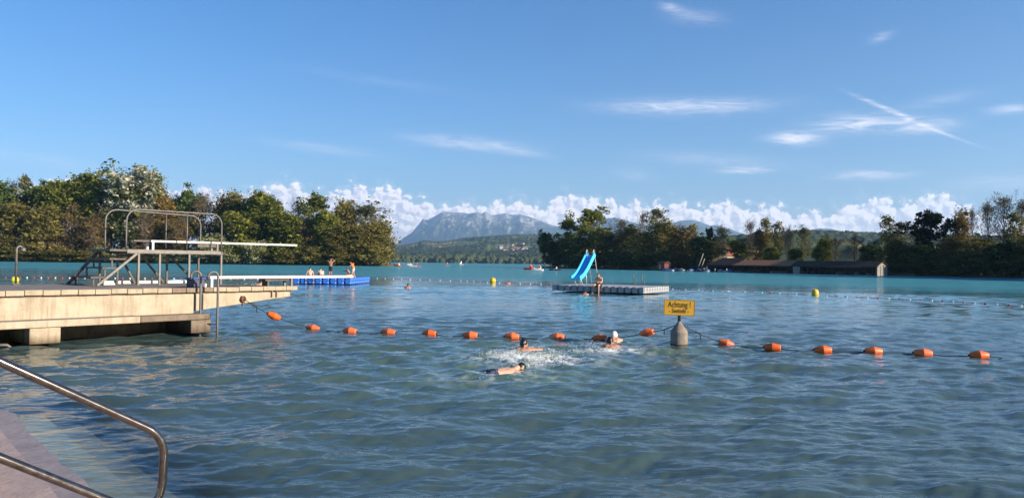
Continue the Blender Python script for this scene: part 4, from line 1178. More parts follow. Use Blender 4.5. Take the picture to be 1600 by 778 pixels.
# loose things on the deck
ta, tb = pt(160, 2.9), pt(178, 2.9)
m_ = pl([(ta, 2.8), (tb, 2.8), (tb, 3.1), (ta, 3.1)], DZ, DZ + .05)
tag(m_.build('loose_plank', white_board, None, .008), 'short white plank lying on the deck under the stair brace', 'plank')
tq = pt(280, 4.0)
m_ = MB(); m_.box(pp(tq, 3.95, DZ + .05), (.62, .3, .10), M3=P_ROT, ch=.04)
tag(m_.build('swim_float', mat('cyan_foam', (.06, .36, .62), .6)), 'light blue foam float lying behind the tower legs', 'swim float')

# ------------------------------------------------------------------ bathing steps and handrail
step_m = mat('step_concrete', (.43, .325, .275), .6, col2=(.29, .215, .185), scale=3.0, detail=9, bump=.5, bscale=22)
step_wet = mat('wet_step', (.30, .235, .205), .4, col2=(.19, .15, .13), scale=2.6, detail=9, bump=.8, bscale=12)
sunk_m = mat('sunken_concrete', (.42, .35, .24), .8, col2=(.30, .26, .17), scale=2.5, bump=.4, bscale=15)
steps = empty('bathing_steps', (ST_0.x, ST_0.y, 0), 'broad concrete steps leading down into the water at the lower left', 'steps')
def sv(e, v, z): return ST_0 + ST_E * e + ST_V * v + Vector((0, 0, z))
levels = [(-.33, 0.0, .022), (-.71, -.33, .155), (-1.10, -.71, .32), (-1.9, -1.10, .45), (-7.0, -1.9, .47)]
srng = random.Random(2)
for i, (va, vb, z) in enumerate(levels):
    n = 60; mb = MB(); top, bot = [], []
    rough = (.03, .010, .006, .004, 0)[i]
    for k in range(n + 1):
        e = -9 + (ST_END + 9) * k / n
        j = srng.uniform(-rough, rough)
        top.append((sv(e, va - .05, z), sv(e, vb + j, z - rough * srng.random() * .5)))
        bot.append(sv(e, vb + j * .5 + .03, -1.4))
    vs = [p for a_, b_ in top for p in (a_, b_)] + bot; fs = []
    for k in range(n):
        fs += [(2 * k, 2 * k + 2, 2 * k + 3, 2 * k + 1), (2 * k + 1, 2 * k + 3, 2 * (n + 1) + k + 1, 2 * (n + 1) + k)]
    e = n; q = len(vs); vs.append(sv(ST_END, va - .05, -1.4)); fs.append((2 * n, q, 2 * (n + 1) + n, 2 * n + 1))
    mb.add(vs, fs); o = build_at(mb, 'wet_tread' if i == 0 else 'tread', step_wet if i < 1 else step_m, steps); fix_normals(o.data)
jb = MB(); vs, fs = [], []
for k in range(61):
    e = -9 + (ST_END + 9) * k / 60; j = srng.uniform(-.012, .012); w = srng.uniform(.006, .028)
    vs += [sv(e, -.325 + j, .030), sv(e, -.325 + j + w, .030)]
for k in range(60): fs.append((2 * k, 2 * k + 2, 2 * k + 3, 2 * k + 1))
jb.add(vs, fs); o = build_at(jb, 'joint', mat('step_joint', (.05, .042, .035), .9), steps); fix_normals(o.data)
for (va, vb, z) in ((-.02, .40, -.13), (.40, .82, -.30), (.82, 1.3, -.55)):
    mb = MB(); mb.hexa([sv(-9, va, -1.6), sv(-9, vb, -1.6), sv(ST_END + .1, vb, -1.6), sv(ST_END + .1, va, -1.6)], [sv(-9, va, z), sv(-9, vb, z), sv(ST_END + .1, vb, z), sv(ST_END + .1, va, z)])
    o = build_at(mb, 'sunken_tread', sunk_m, steps); fix_normals(o.data)

hr_m = mat('handrail_steel', (.12, .098, .085), .13, .9, col2=(.24, .215, .20), scale=25)
A0, A1 = atY(0, 564.7, 3.62), atY(228, 667.5, 4.06)
V1_, V2_ = atY(256.5, 700, 4.11), atY(254, 752, 4.11)
B1, B0 = atY(143, 771, 3.89), atY(0, 714.5, 3.62)
dU, dL = (A0 - A1).normalized(), (B0 - B1).normalized()
corner = atY(247, 676, 4.10); low = atY(247, 800, 4.10)
def bez(p, q, r, n=7): return [(1 - t) ** 2 * p + 2 * t * (1 - t) * q + t * t * r for t in [k / n for k in range(n + 1)]]
B2 = B1 - dL * .24
path = [A0 + dU * 1.5, A0 + dU * .4, A0, (A0 + A1) / 2] + bez(A1, atY(256, 680, 4.11), V1_ + (V2_ - V1_) * .2) + bez(V2_, low, B2) + [B1, (B0 + B1) / 2, B0, B0 + dL * .4, B0 + dL * 1.5]
hrail = empty('handrail', (A1.x, A1.y, 0), 'bent steel tube handrail with two parallel bars beside the steps in the foreground', 'handrail')
m_ = MB(); m_.tube(path, .0225, 16); build_at(m_, 'tube', hr_m, hrail)
for q in (.55, 1.3):
    top = A0 + dU * q; m_ = MB(); m_.tube([Vector((top.x, top.y, .1)), top - Vector((0, 0, .02))], .0225, 12); build_at(m_, 'post', hr_m, hrail)
# ------------------------------------------------------------------ boathouses on the right bank
wood_dk = mat('dark_boards', (.040, .032, .026), .9, col2=(.07, .055, .045), scale=3, stretch=(8, 8, .6))
wood_pale = mat('pale_boards', (.30, .275, .24), .9, col2=(.20, .18, .155), scale=2, stretch=(6, 6, .5))
roof_dk = mat('dark_tiles', (.050, .036, .032), .9, col2=(.075, .055, .048), scale=3, spec=.05)
roof_br = mat('brown_tiles', (.30, .145, .082), .9, col2=(.22, .11, .066), scale=2.5, spec=.05)
HB0, HB1 = Vector((60, 207, 0)), Vector((82.8, 169, 0))
HU = (HB1 - HB0).normalized(); HN = Vector((-HU.y, HU.x, 0))          # HN points inland
def hs(px, w=0.0):
    d = ray(px, 420); P = HB0 + HN * w; A = d.x * HU.y - d.y * HU.x
    return (P.x * d.y - P.y * d.x) / A
def hp(s, w, z): return HB0 + HU * s + HN * w + Vector((0, 0, z))
def boathouse(label, pa, pb, eave_y, ridge_y, depth, roofm, w0=0.0, posts=6, end_wall=None, hip=0.0):
    sa, sb = hs(pa, w0), hs(pb, w0)
    r = empty('boathouse', hp(sa, w0, 0), label, 'boathouse')
    pm = hp((sa + sb) / 2, w0, 0); pr = hp((sa + sb) / 2, w0 + depth / 2, 0); pxm = (pa + pb) / 2
    ze = CAMZ + (HOR(pxm) - eave_y) * pm.y / F_PX; zr = CAMZ + (HOR(pxm) - ridge_y) * pr.y / F_PX
    ov = .35
    m_ = MB(); t = .14
    f0, f1 = hp(sa - ov, w0 - ov, ze), hp(sb + ov, w0 - ov, ze)
    r0, r1 = hp(sa - ov + hip, w0 + depth / 2, zr), hp(sb + ov, w0 + depth / 2, zr)
    b0, b1 = hp(sa - ov, w0 + depth + ov, ze), hp(sb + ov, w0 + depth + ov, ze)
    up = Vector((0, 0, t)); dn = Vector((0, 0, 0))
    lo = [f0, f1, r1, b1, b0, r0]; hi = [p + up for p in lo]
    m_.add(lo + hi, [(6, 7, 8, 11), (11, 8, 9, 10), (5, 2, 1, 0), (4, 3, 2, 5), (0, 1, 7, 6), (1, 2, 8, 7), (2, 3, 9, 8), (3, 4, 10, 9), (4, 5, 11, 10), (5, 0, 6, 11)])
    o = build_at(m_, 'roof', roofm, r); fix_normals(o.data)
    bk = MB(); bk.hexa([hp(sa, w0 + depth - .15, -.5), hp(sb, w0 + depth - .15, -.5), hp(sb, w0 + depth, -.5), hp(sa, w0 + depth, -.5)], [hp(sa, w0 + depth - .15, ze - .02), hp(sb, w0 + depth - .15, ze - .02), hp(sb, w0 + depth, ze - .02), hp(sa, w0 + depth, ze - .02)])
    o = build_at(bk, 'back_wall', wood_dk, r); fix_normals(o.data)
    for s_, mt in ((sa, wood_dk), (sb, end_wall or wood_dk)):
        e = MB(); P = [hp(s_ - .08, w0 + .02, -.4), hp(s_ - .08, w0 + depth - .16, -.4), hp(s_ - .08, w0 + depth - .16, ze - .03), hp(s_ - .08, w0 + depth / 2, zr - .05), hp(s_ - .08, w0 + .02, ze - .03)]
        Q = [p + HU * .14 for p in P]
        e.add(P + Q, [(0, 1, 2, 3, 4), (9, 8, 7, 6, 5)] + [(i, 5 + i, 5 + (i + 1) % 5, (i + 1) % 5) for i in range(5)]); o = build_at(e, 'gable_wall', mt, r); fix_normals(o.data)
    for i in range(posts):
        s_ = sa + (sb - sa) * (i + .5) / posts; bar('post', hp(s_, w0 + .05, -.6), hp(s_, w0 + .05, ze - .02), .16, wood_dk, r)
    bar('eave_beam', hp(sa + .1, w0 + .05, ze - .14), hp(sb - .1, w0 + .05, ze - .14), .18, wood_dk, r)
    bb = MB(); bb.hexa([hp(sa, w0 - .05, -.6), hp(sb, w0 - .05, -.6), hp(sb, w0 + .0, -.6), hp(sa, w0 + .0, -.6)], [hp(sa, w0 - .05, .12), hp(sb, w0 - .05, .12), hp(sb, w0 + .0, .12), hp(sa, w0 + .0, .12)])
    o = build_at(bb, 'base_board', wood_dk, r); fix_normals(o.data)
    return r, sa, sb, ze, zr
b1_ = boathouse('dark roofed boathouse set back behind the blue boats', 1104, 1150, 414.5, 403.5, 8, roof_dk, 2.0, 4, None, 3.0)
b2_ = boathouse('open boathouse with brown sunlit roof and boats inside', 1146, 1235.5, 415.2, 407.0, 7, roof_br, 0, 9, None, 2.0)
b3_ = boathouse('long dark boathouse with a pale board gable at its right end', 1238.5, 1369, 416.6, 408.6, 4.2, roof_dk, 0, 13, wood_pale)
# pale board walls
r, sa, sb, ze, zr = b3_
e = MB(); P = [hp(sa + .12, -.06, .05), hp(sa + 2.2, -.06, .05), hp(sa + 2.2, -.06, ze - .15), hp(sa + .12, -.06, ze - .02)]; Q = [p + HN * .05 for p in P]
e.add(P + Q, [(0, 1, 2, 3), (7, 6, 5, 4), (0, 4, 5, 1), (1, 5, 6, 2), (2, 6, 7, 3), (3, 7, 4, 0)]); o = build_at(e, 'board_panel', wood_pale, r); fix_normals(o.data)
e = MB(); zt = zr - .05
for (w_a, w_b) in ((-.3, .75), (.95, 1.9)):
    P = [hp(sb + .40, w_a, -.3), hp(sb + .40, w_b, -.3), hp(sb + .40, w_b, ze + (.35 if w_a < 0 else .1)), hp(sb + .40, w_a, ze - (.1 if w_a < 0 else -.4))]; Q = [p + HU * .08 for p in P]
    e.add(P + Q, [(0, 1, 2, 3), (7, 6, 5, 4), (0, 4, 5, 1), (1, 5, 6, 2), (2, 6, 7, 3), (3, 7, 4, 0)])
o = build_at(e, 'gable_boards', wood_pale, r); fix_normals(o.data)
fm = MB(); fm.hexa([hp(-14, 8.5, -.4), hp(46, 8.5, -.4), hp(46, 60, -.4), hp(-14, 60, -.4)], [hp(-14, 8.5, .5), hp(46, 8.5, .5), hp(46, 60, 2.2), hp(-14, 60, 2.2)])
tag(fm.build('bank_meadow', mat('meadow', (.055, .075, .025), .95, col2=(.085, .085, .035), scale=.2)), kind='structure')

hull_w = mat('white_hull', (.42, .42, .42), .5); tarp_b = mat('blue_tarp', (.022, .065, .30), .7, col2=(.03, .09, .36), scale=2, bump=.6, bscale=3)
tarp_g = mat('grey_tarp', (.30, .30, .29), .8, col2=(.22, .22, .22), scale=2); hull_d = mat('dark_hull', (.06, .05, .05), .6)
def hull(L, W, H):
    b = MB(); n = 9; rows = []
    for i in range(n):
        f = i / (n - 1); x = -L / 2 + L * f; w = W / 2 * (1 - max(0, (f - .45) / .55) ** 2.2) * (.86 + .14 * min(1, f * 4)); z = H * (1 + .25 * max(0, f - .5))
        rows.append([(x, -w, z), (x, -w * .85, .0), (x, -w * .35, -.18), (x, w * .35, -.18), (x, w * .85, .0), (x, w, z)])
    vs = [p for r_ in rows for p in r_]; fs = []
    for i in range(n - 1):
        for k in range(5): fs.append((i * 6 + k, i * 6 + k + 1, (i + 1) * 6 + k + 1, (i + 1) * 6 + k))
        fs.append((i * 6 + 5, i * 6, (i + 1) * 6, (i + 1) * 6 + 5)) if False else None
    fs = [f for f in fs if f]; fs.append((0, 1, 2, 3, 4, 5)); b.add(vs, fs, True)
    return b, rows
def cover_mesh(rows, hump):
    b = MB(); vs, fs = [], []; n = len(rows)
    for i, r_ in enumerate(rows):
        a, c = Vector(r_[0]), Vector(r_[5]); h = hump * math.sin(PI * min(1, .12 + i / (n - 1) * .85)) * (1 + .25 * math.sin(i * 2.1))
        vs += [a + Vector((0, -.03, -.10)), a + Vector((0, -.03, .02)), (a * .6 + c * .4) + Vector((0, 0, h)), (a * .4 + c * .6) + Vector((0, 0, h)), c + Vector((0, .03, .02)), c + Vector((0, .03, -.10))]
    for i in range(n - 1):
        for k in range(5): fs.append((i * 6 + k, i * 6 + k + 1, (i + 1) * 6 + k + 1, (i + 1) * 6 + k))
    b.add(vs, fs, True); return b
def moored(px, w, L, tarp, hm, label, rz, hump=.35, group='boats moored by the boathouses'):
    s = hs(px, w); p = hp(s, w, .05)
    r = empty('moored_boat', p, label, 'boat', group, math.atan2(HN.y, HN.x) + rz)
    b, rows = hull(L, L * .33, .42); o = b.build('hull', hm, r); fix_normals(o.data)
    if tarp is not None: o = cover_mesh(rows, hump).build('tarpaulin', tarp, r); fix_normals(o.data)
    else:
        for x in (-L * .2, L * .1):
            t = MB(); t.box((x, 0, .3), (.22, L * .28, .05)); t.build('thwart', wood_pale, r)
    return r
for (px, w, L, tp, hm, lb, rz) in [
    (1040, -1.5, 5.0, tarp_b, hull_w, 'boat under a blue tarpaulin next to the red hut', 1.2), (1046, -4.0, 3.2, None, hull_w, 'small open white rowing boat in front of the blue covered boats', 1.5),
    (1054, -.5, 5.5, tarp_b, hull_d, 'boat under a blue tarpaulin, second from the red hut', 1.3), (1064, -.5, 5.0, tarp_g, hull_w, 'boat under a pale grey tarpaulin between the blue ones', 1.0),
    (1080, -.5, 5.5, tarp_b, hull_w, 'boat under a blue tarpaulin below the leaning pale poles', .6), (1092, -.8, 5.2, tarp_b, hull_d, 'long low boat under a blue tarpaulin left of the grey post', .9), (1105, -.8, 5.4, tarp_b, hull_w, 'bright blue covered boat directly left of the grey mooring post', .7),
    (1126, -.6, 5.0, tarp_g, hull_w, 'white covered boat between the two mooring posts', .8), (1140, -.4, 5.0, tarp_b, hull_w, 'blue covered boat tight against the open boathouse', .3)]:
    moored(px, w, L, tp, hm, lb, rz)
for (px, lb, hm, tp) in [(1156, 'pale boat inside the brown roofed boathouse, first from its left', hull_w, None), (1176, 'dark boat inside the brown roofed boathouse, left half', hull_d, tarp_g), (1197, 'dim boat inside the brown roofed boathouse, middle', hull_d, None), (1213, 'white boat inside the brown roofed boathouse, right half', hull_w, None), (1226, 'white boat inside the brown roofed boathouse, next to its right end', hull_w, None),
                         (1254, 'grey boat next to the pale board panel of the long boathouse', hull_w, tarp_g), (1272, 'blue covered boat in the left part of the long boathouse', hull_d, tarp_b), (1294, 'low dark boat in the middle of the long boathouse', hull_d, None), (1312, 'pale boat in the middle of the long boathouse', hull_w, tarp_g), (1341, 'white boat in the right part of the long boathouse', hull_w, tarp_g), (1360, 'grey boat near the pale gable of the long boathouse', hull_w, None)]:
    moored(px, 2.6 if px < 1238 else 2.0, 5.0 if px < 1238 else 3.2, tp, hm, lb, PI + .05, .3, 'boats inside the boathouses')
for (px, w, h, m_, wd, lb) in [(1117, -2.6, 1.0, wood_pale, .40, 'thick grey mooring post among the blue boats'), (1135.5, -2.6, 1.05, white_tube, .18, 'thin white mooring post left of the last blue boat'), (1104.5, -2.0, 1.6, wood_pale, .16, 'slim mooring post in front of the dark boathouse')]:
    s = hs(px, w); b = MB(); b.lathe([(wd * .5, -1.2), (wd * .5, h - .06), (wd * .36, h)], (0, 0, 0), 10); o = b.build('mooring_post', m_); o.location = hp(s, w, 0); tag(o, lb, 'post')
for (p0_, p1_, lb) in [((1089, 423), (1099, 396), 'pale leaning pole beside the dark boathouse roof, taller one'), ((1094, 423), (1101, 404), 'pale leaning pole beside the dark boathouse roof, shorter one')]:
    w = .8; s0_ = hs(p0_[0], w); q0 = hp(s0_, w, .2); q1 = atY(p1_[0], p1_[1], q0.y + 1); b = MB(); b.tube([q0, q1], .12, 8); tag(b.build('leaning_pole', wood_pale), lb, 'pole')
hut = empty('boat_hut', hp(hs(1033, 2), 2, .4), 'small red wooden hut at the left end of the boats', 'hut', None, math.atan2(HU.y, HU.x))
red_w = mat('red_boards', (.16, .040, .026), .85, col2=(.22, .07, .045), scale=2, stretch=(6, 6, .4))
b = MB(); b.box((0, 1.2, .95), (3.0, 2.4, 1.9)); b.build('walls', red_w, hut)
b = MB(); b.hexa([(-1.8, -.4, 1.9), (1.8, -.4, 1.9), (1.8, 2.8, 1.9), (-1.8, 2.8, 1.9)], [(-1.8, -.4, 2.0), (1.8, -.4, 2.0), (1.8, 1.2, 2.6), (-1.8, 1.2, 2.6)]); b.build('roof', roof_dk, hut)
b = MB(); b.box((-.5, -.02, .85), (.8, .04, 1.6)); b.build('door', mat('pale_door', (.40, .27, .20), .7), hut)

# houses glimpsed between the trees, village on the hill
plaster = [mat('plaster_white', (.62, .58, .52), .9), mat('plaster_cream', (.52, .42, .30), .9), mat('plaster_grey', (.40, .38, .36), .9)]
roofs = [mat('roof_red', (.26, .10, .06), .9), mat('roof_brown', (.13, .08, .06), .9), mat('roof_grey', (.16, .155, .15), .9)]
win_m = mat('window_dark', (.02, .022, .025), .2)
def house(x, y, z, L, W, H, rz, pm, rm, label, group=None, windows=True):
    r = empty('house', (x, y, z), label, 'house', group, rz)
    b = MB(); hr = W * .42
    b.box((0, 0, H / 2 - .5), (L, W, H + 1)); b.add([(-L / 2, -W / 2, H), (L / 2, -W / 2, H), (L / 2, W / 2, H), (-L / 2, W / 2, H), (-L / 2, 0, H + hr), (L / 2, 0, H + hr)], [(0, 3, 4), (1, 5, 2)])
    b.build('walls', pm, r)
    b = MB(); o_ = .5; k = .25
    P = [(-L / 2 - o_, -W / 2 - o_, H - .42), (L / 2 + o_, -W / 2 - o_, H - .42), (L / 2 + o_, 0, H + hr + .04), (-L / 2 - o_, 0, H + hr + .04), (L / 2 + o_, W / 2 + o_, H - .42), (-L / 2 - o_, W / 2 + o_, H - .42)]
    Q = [(p[0], p[1], p[2] + k) for p in P]; b.add(P + Q, [(6, 7, 8, 9), (9, 8, 10, 11), (3, 2, 1, 0), (5, 4, 2, 3), (0, 1, 7, 6), (4, 5, 11, 10), (1, 2, 8, 7), (2, 4, 10, 8), (5, 3, 9, 11), (3, 0, 6, 9)])
    b.build('roof', rm, r)
    if windows:
        for i in range(max(2, int(L // 3.2))):
            b = MB(); b.box((-L / 2 + L * (i + .5) / max(2, int(L // 3.2)), -W / 2 - .02, H * .55), (1.1, .08, 1.3)); b.build('window', win_m, r)
    return r
for (px, py, Y, pm, rm, lb) in [(1114, 399, 250, 2, 2, 'grey roofed house between the trees above the dark boathouse'), (1141, 396, 262, 1, 0, 'house with orange-red roof glimpsed left of the bright green tree'), (1172, 402, 250, 0, 1, 'white house wall glimpsed behind the brown boathouse roof'),]:
    g = atY(px, py, Y); house(g.x, Y, g.z - 4.5, 7, 6, 4, trng.uniform(-.5, .5), plaster[pm], roofs[rm], lb)
hrng = random.Random(21)
hproto = [house(0, 0, 0, 13, 10, 7, 0, plaster[i], roofs[j], None, None, False) for i, j in ((0, 1), (0, 0), (1, 1), (2, 2))]
spots = []
for cx_, cy_, sx, n in ((858, 398, 22, 60), (825, 400, 20, 40), (740, 402, 30, 16), (1000, 394, 50, 30), (800, 390, 26, 20)):
    for _ in range(n): spots.append((hrng.gauss(cx_, sx), hrng.gauss(cy_, 3.2)))
for cx_, cy_, sx, n in () if True else ((858, 401, 26, 26), (815, 399, 20, 10), (745, 405, 30, 6), (665, 407, 20, 4), (1000, 396, 50, 14), (800, 388, 26, 6)):
    for _ in range(n): spots.append((hrng.gauss(cx_, sx), hrng.gauss(cy_, 3.2)))
first = True; used = set()
for i, (px, py) in enumerate(spots):
    # march outwards to the point of the hillside seen there
    best = None
    for Y in np.exp(np.linspace(math.log(1560), math.log(5400), 160)):
        x = (px - CX) / F_PX * Y; z = float(hill_height(np.array([x]), np.array([Y]))[0][0])
        if z > atY(px, py, Y).z: best = (x, Y, z - 1.0); break
    if best is None or best[1] < 1900: continue
    fx_, fy_ = np.array([best[0]]), np.array([best[1]])
    if float((fbm(fx_ / 300, fy_ / 420, 5, 51, .55))[0]) > .47: continue
    k = hrng.randrange(4); o = hproto[k] if k not in used else copy_tree(hproto[k]); used.add(k)
    o.location = best; o.rotation_euler.z = hrng.uniform(0, 3); sc = hrng.uniform(.9, 1.5); o.scale = (sc, sc, sc)
    tag(o, 'tiny pale house among the scattered village on the far hillside', 'house', 'village houses on the far hillside')
for k in range(4):
    if k not in used:
        for ch in list(hproto[k].children): bpy.data.objects.remove(ch)
        bpy.data.objects.remove(hproto[k])
# belt of trees along the far shore
rng = np.random.RandomState(31); P, Rd = [], []
for k in range(900):
    px = rng.uniform(600, 900); Y = rng.uniform(1500, 1640); h = rng.uniform(4, 9)
    P.append(((px - CX) / F_PX * Y, Y, h * .55)); Rd.append(h)
V, Fc = scatter_balls(np.array(P), np.array(Rd), 2, rng, 1.05, .16)
tag(link('far_shore_woods', mesh_np('far_shore_woods', V, Fc), mat('far_woods', (.035, .055, .022), .95, col2=(.065, .08, .035), scale=.05)), 'belt of trees along the far lake shore', None, None, 'stuff')

# ------------------------------------------------------------------ craft far out on the lake
b = MB(); q = at(851, 419.6); q = Vector(((851 - CX) / F_PX * 260, 260, 0)); s = 260 / F_PX
b.lathe([(1.0 * s, -.5), (1.0 * s, 8.6 * s), (.8 * s, 9.4 * s)], q, 10); tag(b.build('channel_post', dark_steel), 'dark wooden post standing in the lake left of the leaning tree', 'post')
# ------------------------------------------------------------------ warning sign on its float, buoy line
buoy_orange = mat('orange_buoy', (.88, .150, .012), .45, col2=(.80, .115, .010), scale=9)
sg = at(1061, 541, 0)
sign = empty('warning_sign', sg, 'yellow warning sign with black lettering on a bottle shaped concrete buoy', 'sign')
k = sg.y / F_PX                                    # metres per pixel there
buoy_c = mat('buoy_concrete', (.27, .235, .20), .85, col2=(.17, .145, .125), scale=7, detail=8, bump=.4, bscale=30)
weather(buoy_c, .9)
def bz(y): return (541 - y) * k
m_ = MB(); m_.lathe([(13.2 * k, -.35), (13.4 * k, .02), (13.4 * k, bz(520)), (13.0 * k, bz(517)), (5.4 * k, bz(507)), (3.0 * k, bz(503.5)), (2.8 * k, bz(502))], (0, 0, 0), 28)
m_.build('float_body', buoy_c, sign)
m_ = MB(); m_.lathe([(13.65 * k, -.05), (13.75 * k, .03), (13.6 * k, bz(536.6))], (0, 0, 0), 28); m_.build('algae_ring', mat('algae', (.030, .026, .016), .8, col2=(.07, .055, .03), scale=14), sign)
m_ = MB(); m_.tube([(0, 0, bz(503)), (.005, 0, bz(468))], 2.3 * k, 12); m_.build('post', mat('sign_post_steel', (.075, .07, .062), .6, .5), sign)
SW, SH_ = 47.5 * k, 24.0 * k
tilt = Matrix.Rotation(R_(-4), 4, 'Z') @ Matrix.Rotation(R_(1.0), 4, 'Y')
pc = Vector((-.6 * k, -2.9 * k, bz(480.8)))
def on_sign(o): o.matrix_local = Matrix.Translation(pc) @ tilt; return o
plate_m = mat('sign_yellow', (.58, .32, .012), .55, col2=(.48, .26, .02), scale=9)
m_ = MB(); m_.box((0, 0, 0), (SW, .012, SH_), ch=.004); plate = on_sign(m_.build('plate', plate_m, sign))
m_ = MB()
for (cx_, cz_, w, h) in ((0, SH_ / 2 - .008, SW - .004, .010), (0, -SH_ / 2 + .008, SW - .004, .010), (-SW / 2 + .008, 0, .010, SH_ - .028), (SW / 2 - .008, 0, .010, SH_ - .028)): m_.box((cx_, -.0075, cz_), (w, .004, h))
on_sign(m_.build('rim', mat('worn_rim', (.25, .13, .02), .7, col2=(.10, .06, .02), scale=20), sign))
ink = mat('sign_black', (.012, .011, .010), .6)
def text(s_, size, x, z, sx, off, name, parent, loc=None, base=None):
    cu = bpy.data.curves.new(name, 'FONT'); cu.body = s_; cu.size = size; cu.align_x = 'CENTER'; cu.align_y = 'CENTER'; cu.extrude = .0015; cu.offset = off; cu.space_character = 1.04
    o = bpy.data.objects.new(name, cu); COL.objects.link(o)
    dg = bpy.context.evaluated_depsgraph_get(); me = bpy.data.meshes.new_from_object(o.evaluated_get(dg)); bpy.data.objects.remove(o)
    mm = Matrix.Translation((x, 0, z)) @ Matrix.Rotation(PI / 2, 4, 'X') @ Matrix.Diagonal((sx, 1, 1, 1))
    me.transform(mm); me.transform(Matrix.Translation((0, -.0085, 0)))
    me.name = name; return link(name, me, ink, parent)
on_sign(text('Achtung !', .190, .0, .070, .68, .0012, 'lettering', sign))
on_sign(text('- Seetiefe -', .150, -.01, -.075, .66, .0006, 'lettering', sign))
m_ = MB()
for x in (-.06, .06): m_.lathe([(.012, -.004), (.012, .004)], (x, -.008, SH_ / 2 - .022), 8, Matrix.Rotation(PI / 2, 3, 'X'))

BU = [(428, 493.5, 'air'), (489, 512, 'w'), (547, 516.5, 'w'), (607, 518.5, 'w'), (671, 520.5, 'w'), (735, 523, 'w'), (800, 525, 'w'), (870.5, 526, 'w'), (938, 528, 'w'), (1011, 519.5, 'air'),
      (1135, 536.5, 'w'), (1207, 542.5, 'w'), (1286, 546.5, 'w'), (1365, 548.5, 'w'), (1442.5, 551.5, 'w'), (1530, 555, 'w')]
def buoy_proto():
    r = empty('line_buoy', (0, 0, 0))
    Ry = Matrix.Rotation(PI / 2, 3, 'Y')
    m_ = MB(); m_.lathe([(.030, -.185), (.052, -.180), (.060, -.17), (.100, -.012), (.105, .0), (.103, .008), (.066, .165), (.058, .178), (.030, .182)], (0, 0, 0), 24, Ry); m_.build('shell', buoy_orange, r)
    m_ = MB(); m_.lathe([(.020, -.215), (.020, .215)], (0, 0, 0), 8, Ry); m_.build('rope_sleeve', rope_m, r)
    return r
nt_ = buoy_orange.node_tree; b_ = nt_.nodes['Principled BSDF']; src_ = b_.inputs['Base Color'].links[0].from_socket
oi_ = N(nt_, 'ShaderNodeObjectInfo'); hs_ = N(nt_, 'ShaderNodeHueSaturation'); nt_.links.new(src_, hs_.inputs['Color'])
nt_.links.new(M(nt_, 'MULTIPLY_ADD', oi_.outputs['Random'], .25, .78), hs_.inputs['Value']); nt_.links.new(M(nt_, 'MULTIPLY_ADD', oi_.outputs['Random'], -.05, 1.0), hs_.inputs['Saturation']); nt_.links.new(hs_.outputs[0], b_.inputs['Base Color'])

BL = ['orange line buoy nearest the pier, hanging above the water', 'orange line buoy second from the pier, where the rope meets the water', 'orange line buoy third from the pier, below the right end of the blue raft',
      'orange line buoy fourth from the pier, below the lone swimmer head', 'orange line buoy fifth from the pier, in the gap between the islands', 'orange line buoy sixth from the pier, two left of the swimmer with the bun',
      'orange line buoy just left of the dark bun of the nearer swimmer', 'orange line buoy between the two dark haired swimmers', 'orange line buoy half hidden by the swimmer beside the white cap', 'orange line buoy pulled up out of the water left of the yellow sign',
      'orange line buoy next right of the yellow sign, tilted by its rope', 'orange line buoy second to the right of the yellow sign', 'orange line buoy third to the right of the yellow sign', 'orange line buoy fourth to the right of the yellow sign',
      'orange line buoy second from the right end of the line', 'orange line buoy farthest right, end of the line in view']
bp0 = None; line_pts = []
brng = random.Random(9)
# distance of the air-borne ones lies on the rope between the anchors
rope_a, rope_b = pe + PN * .07, sg + Vector((-.05, -.02, bz(507)))
bpos = []
for (px, py, kd) in BU:
    if kd == 'w':
        q = at(px, py + 3.2, 0.0); bpos.append(Vector((q.x, q.y, .045)))
    else:
        q0 = at(489, 515, 0) if px < 600 else at(938, 531, 0)
        Yd = (rope_a.y * .42 + q0.y * .58) if px < 600 else (rope_b.y * .42 + q0.y * .58)
        bpos.append(atY(px, py, Yd))
for i, p in enumerate(bpos):
    o = buoy_proto() if bp0 is None else copy_tree(bp0)
    bp0 = bp0 or o
    nx = bpos[min(i + 1, 15)] if i not in (9,) else rope_b
    pv = bpos[max(i - 1, 0)] if i not in (0, 10) else (rope_a if i == 0 else rope_b)
    d = (nx - pv).normalized()
    o.location = p; o.rotation_mode = 'QUATERNION'
    if BU[i][2] == 'w' and i not in (1, 10): d.z = brng.uniform(-.06, .06)
    if i == 10: d = Vector((.93, -.1, -.30))
    d.y += brng.uniform(-.12, .12); d.normalize()
    o.rotation_quaternion = Vector((1, 0, 0)).rotation_difference(d)
    tag(o, BL[i], 'buoy', 'orange buoys threaded on the swimming line')
def rope(pts, name, label, r=.010):
    out = []
    for a, b in zip(pts[:-1], pts[1:]):
        n = 8; L = (b - a).length
        for k in range(n):
            t = k / n; q = a + (b - a) * t; sag = (.035 * L if max(a.z, b.z) > .15 else .05) * 4 * t * (1 - t)
            out.append(q - Vector((0, 0, sag)))
    out.append(pts[-1]); m_ = MB(); m_.tube(out, r, 6)
    return tag(m_.build(name, rope_m), label, 'rope')
def w_(p): return Vector((p.x, p.y, max(p.z, .05)))
r1 = rope([rope_a] + [w_(p) for p in bpos[:10]] + [rope_b], 'buoy_rope', 'black rope carrying the orange buoys from the pier to the sign')
r2 = rope([sg + Vector((.05, -.02, bz(507)))] + [w_(p) for p in bpos[10:]] + [at(1660, 560, .04)], 'buoy_rope', 'black rope carrying the orange buoys from the sign to the right')
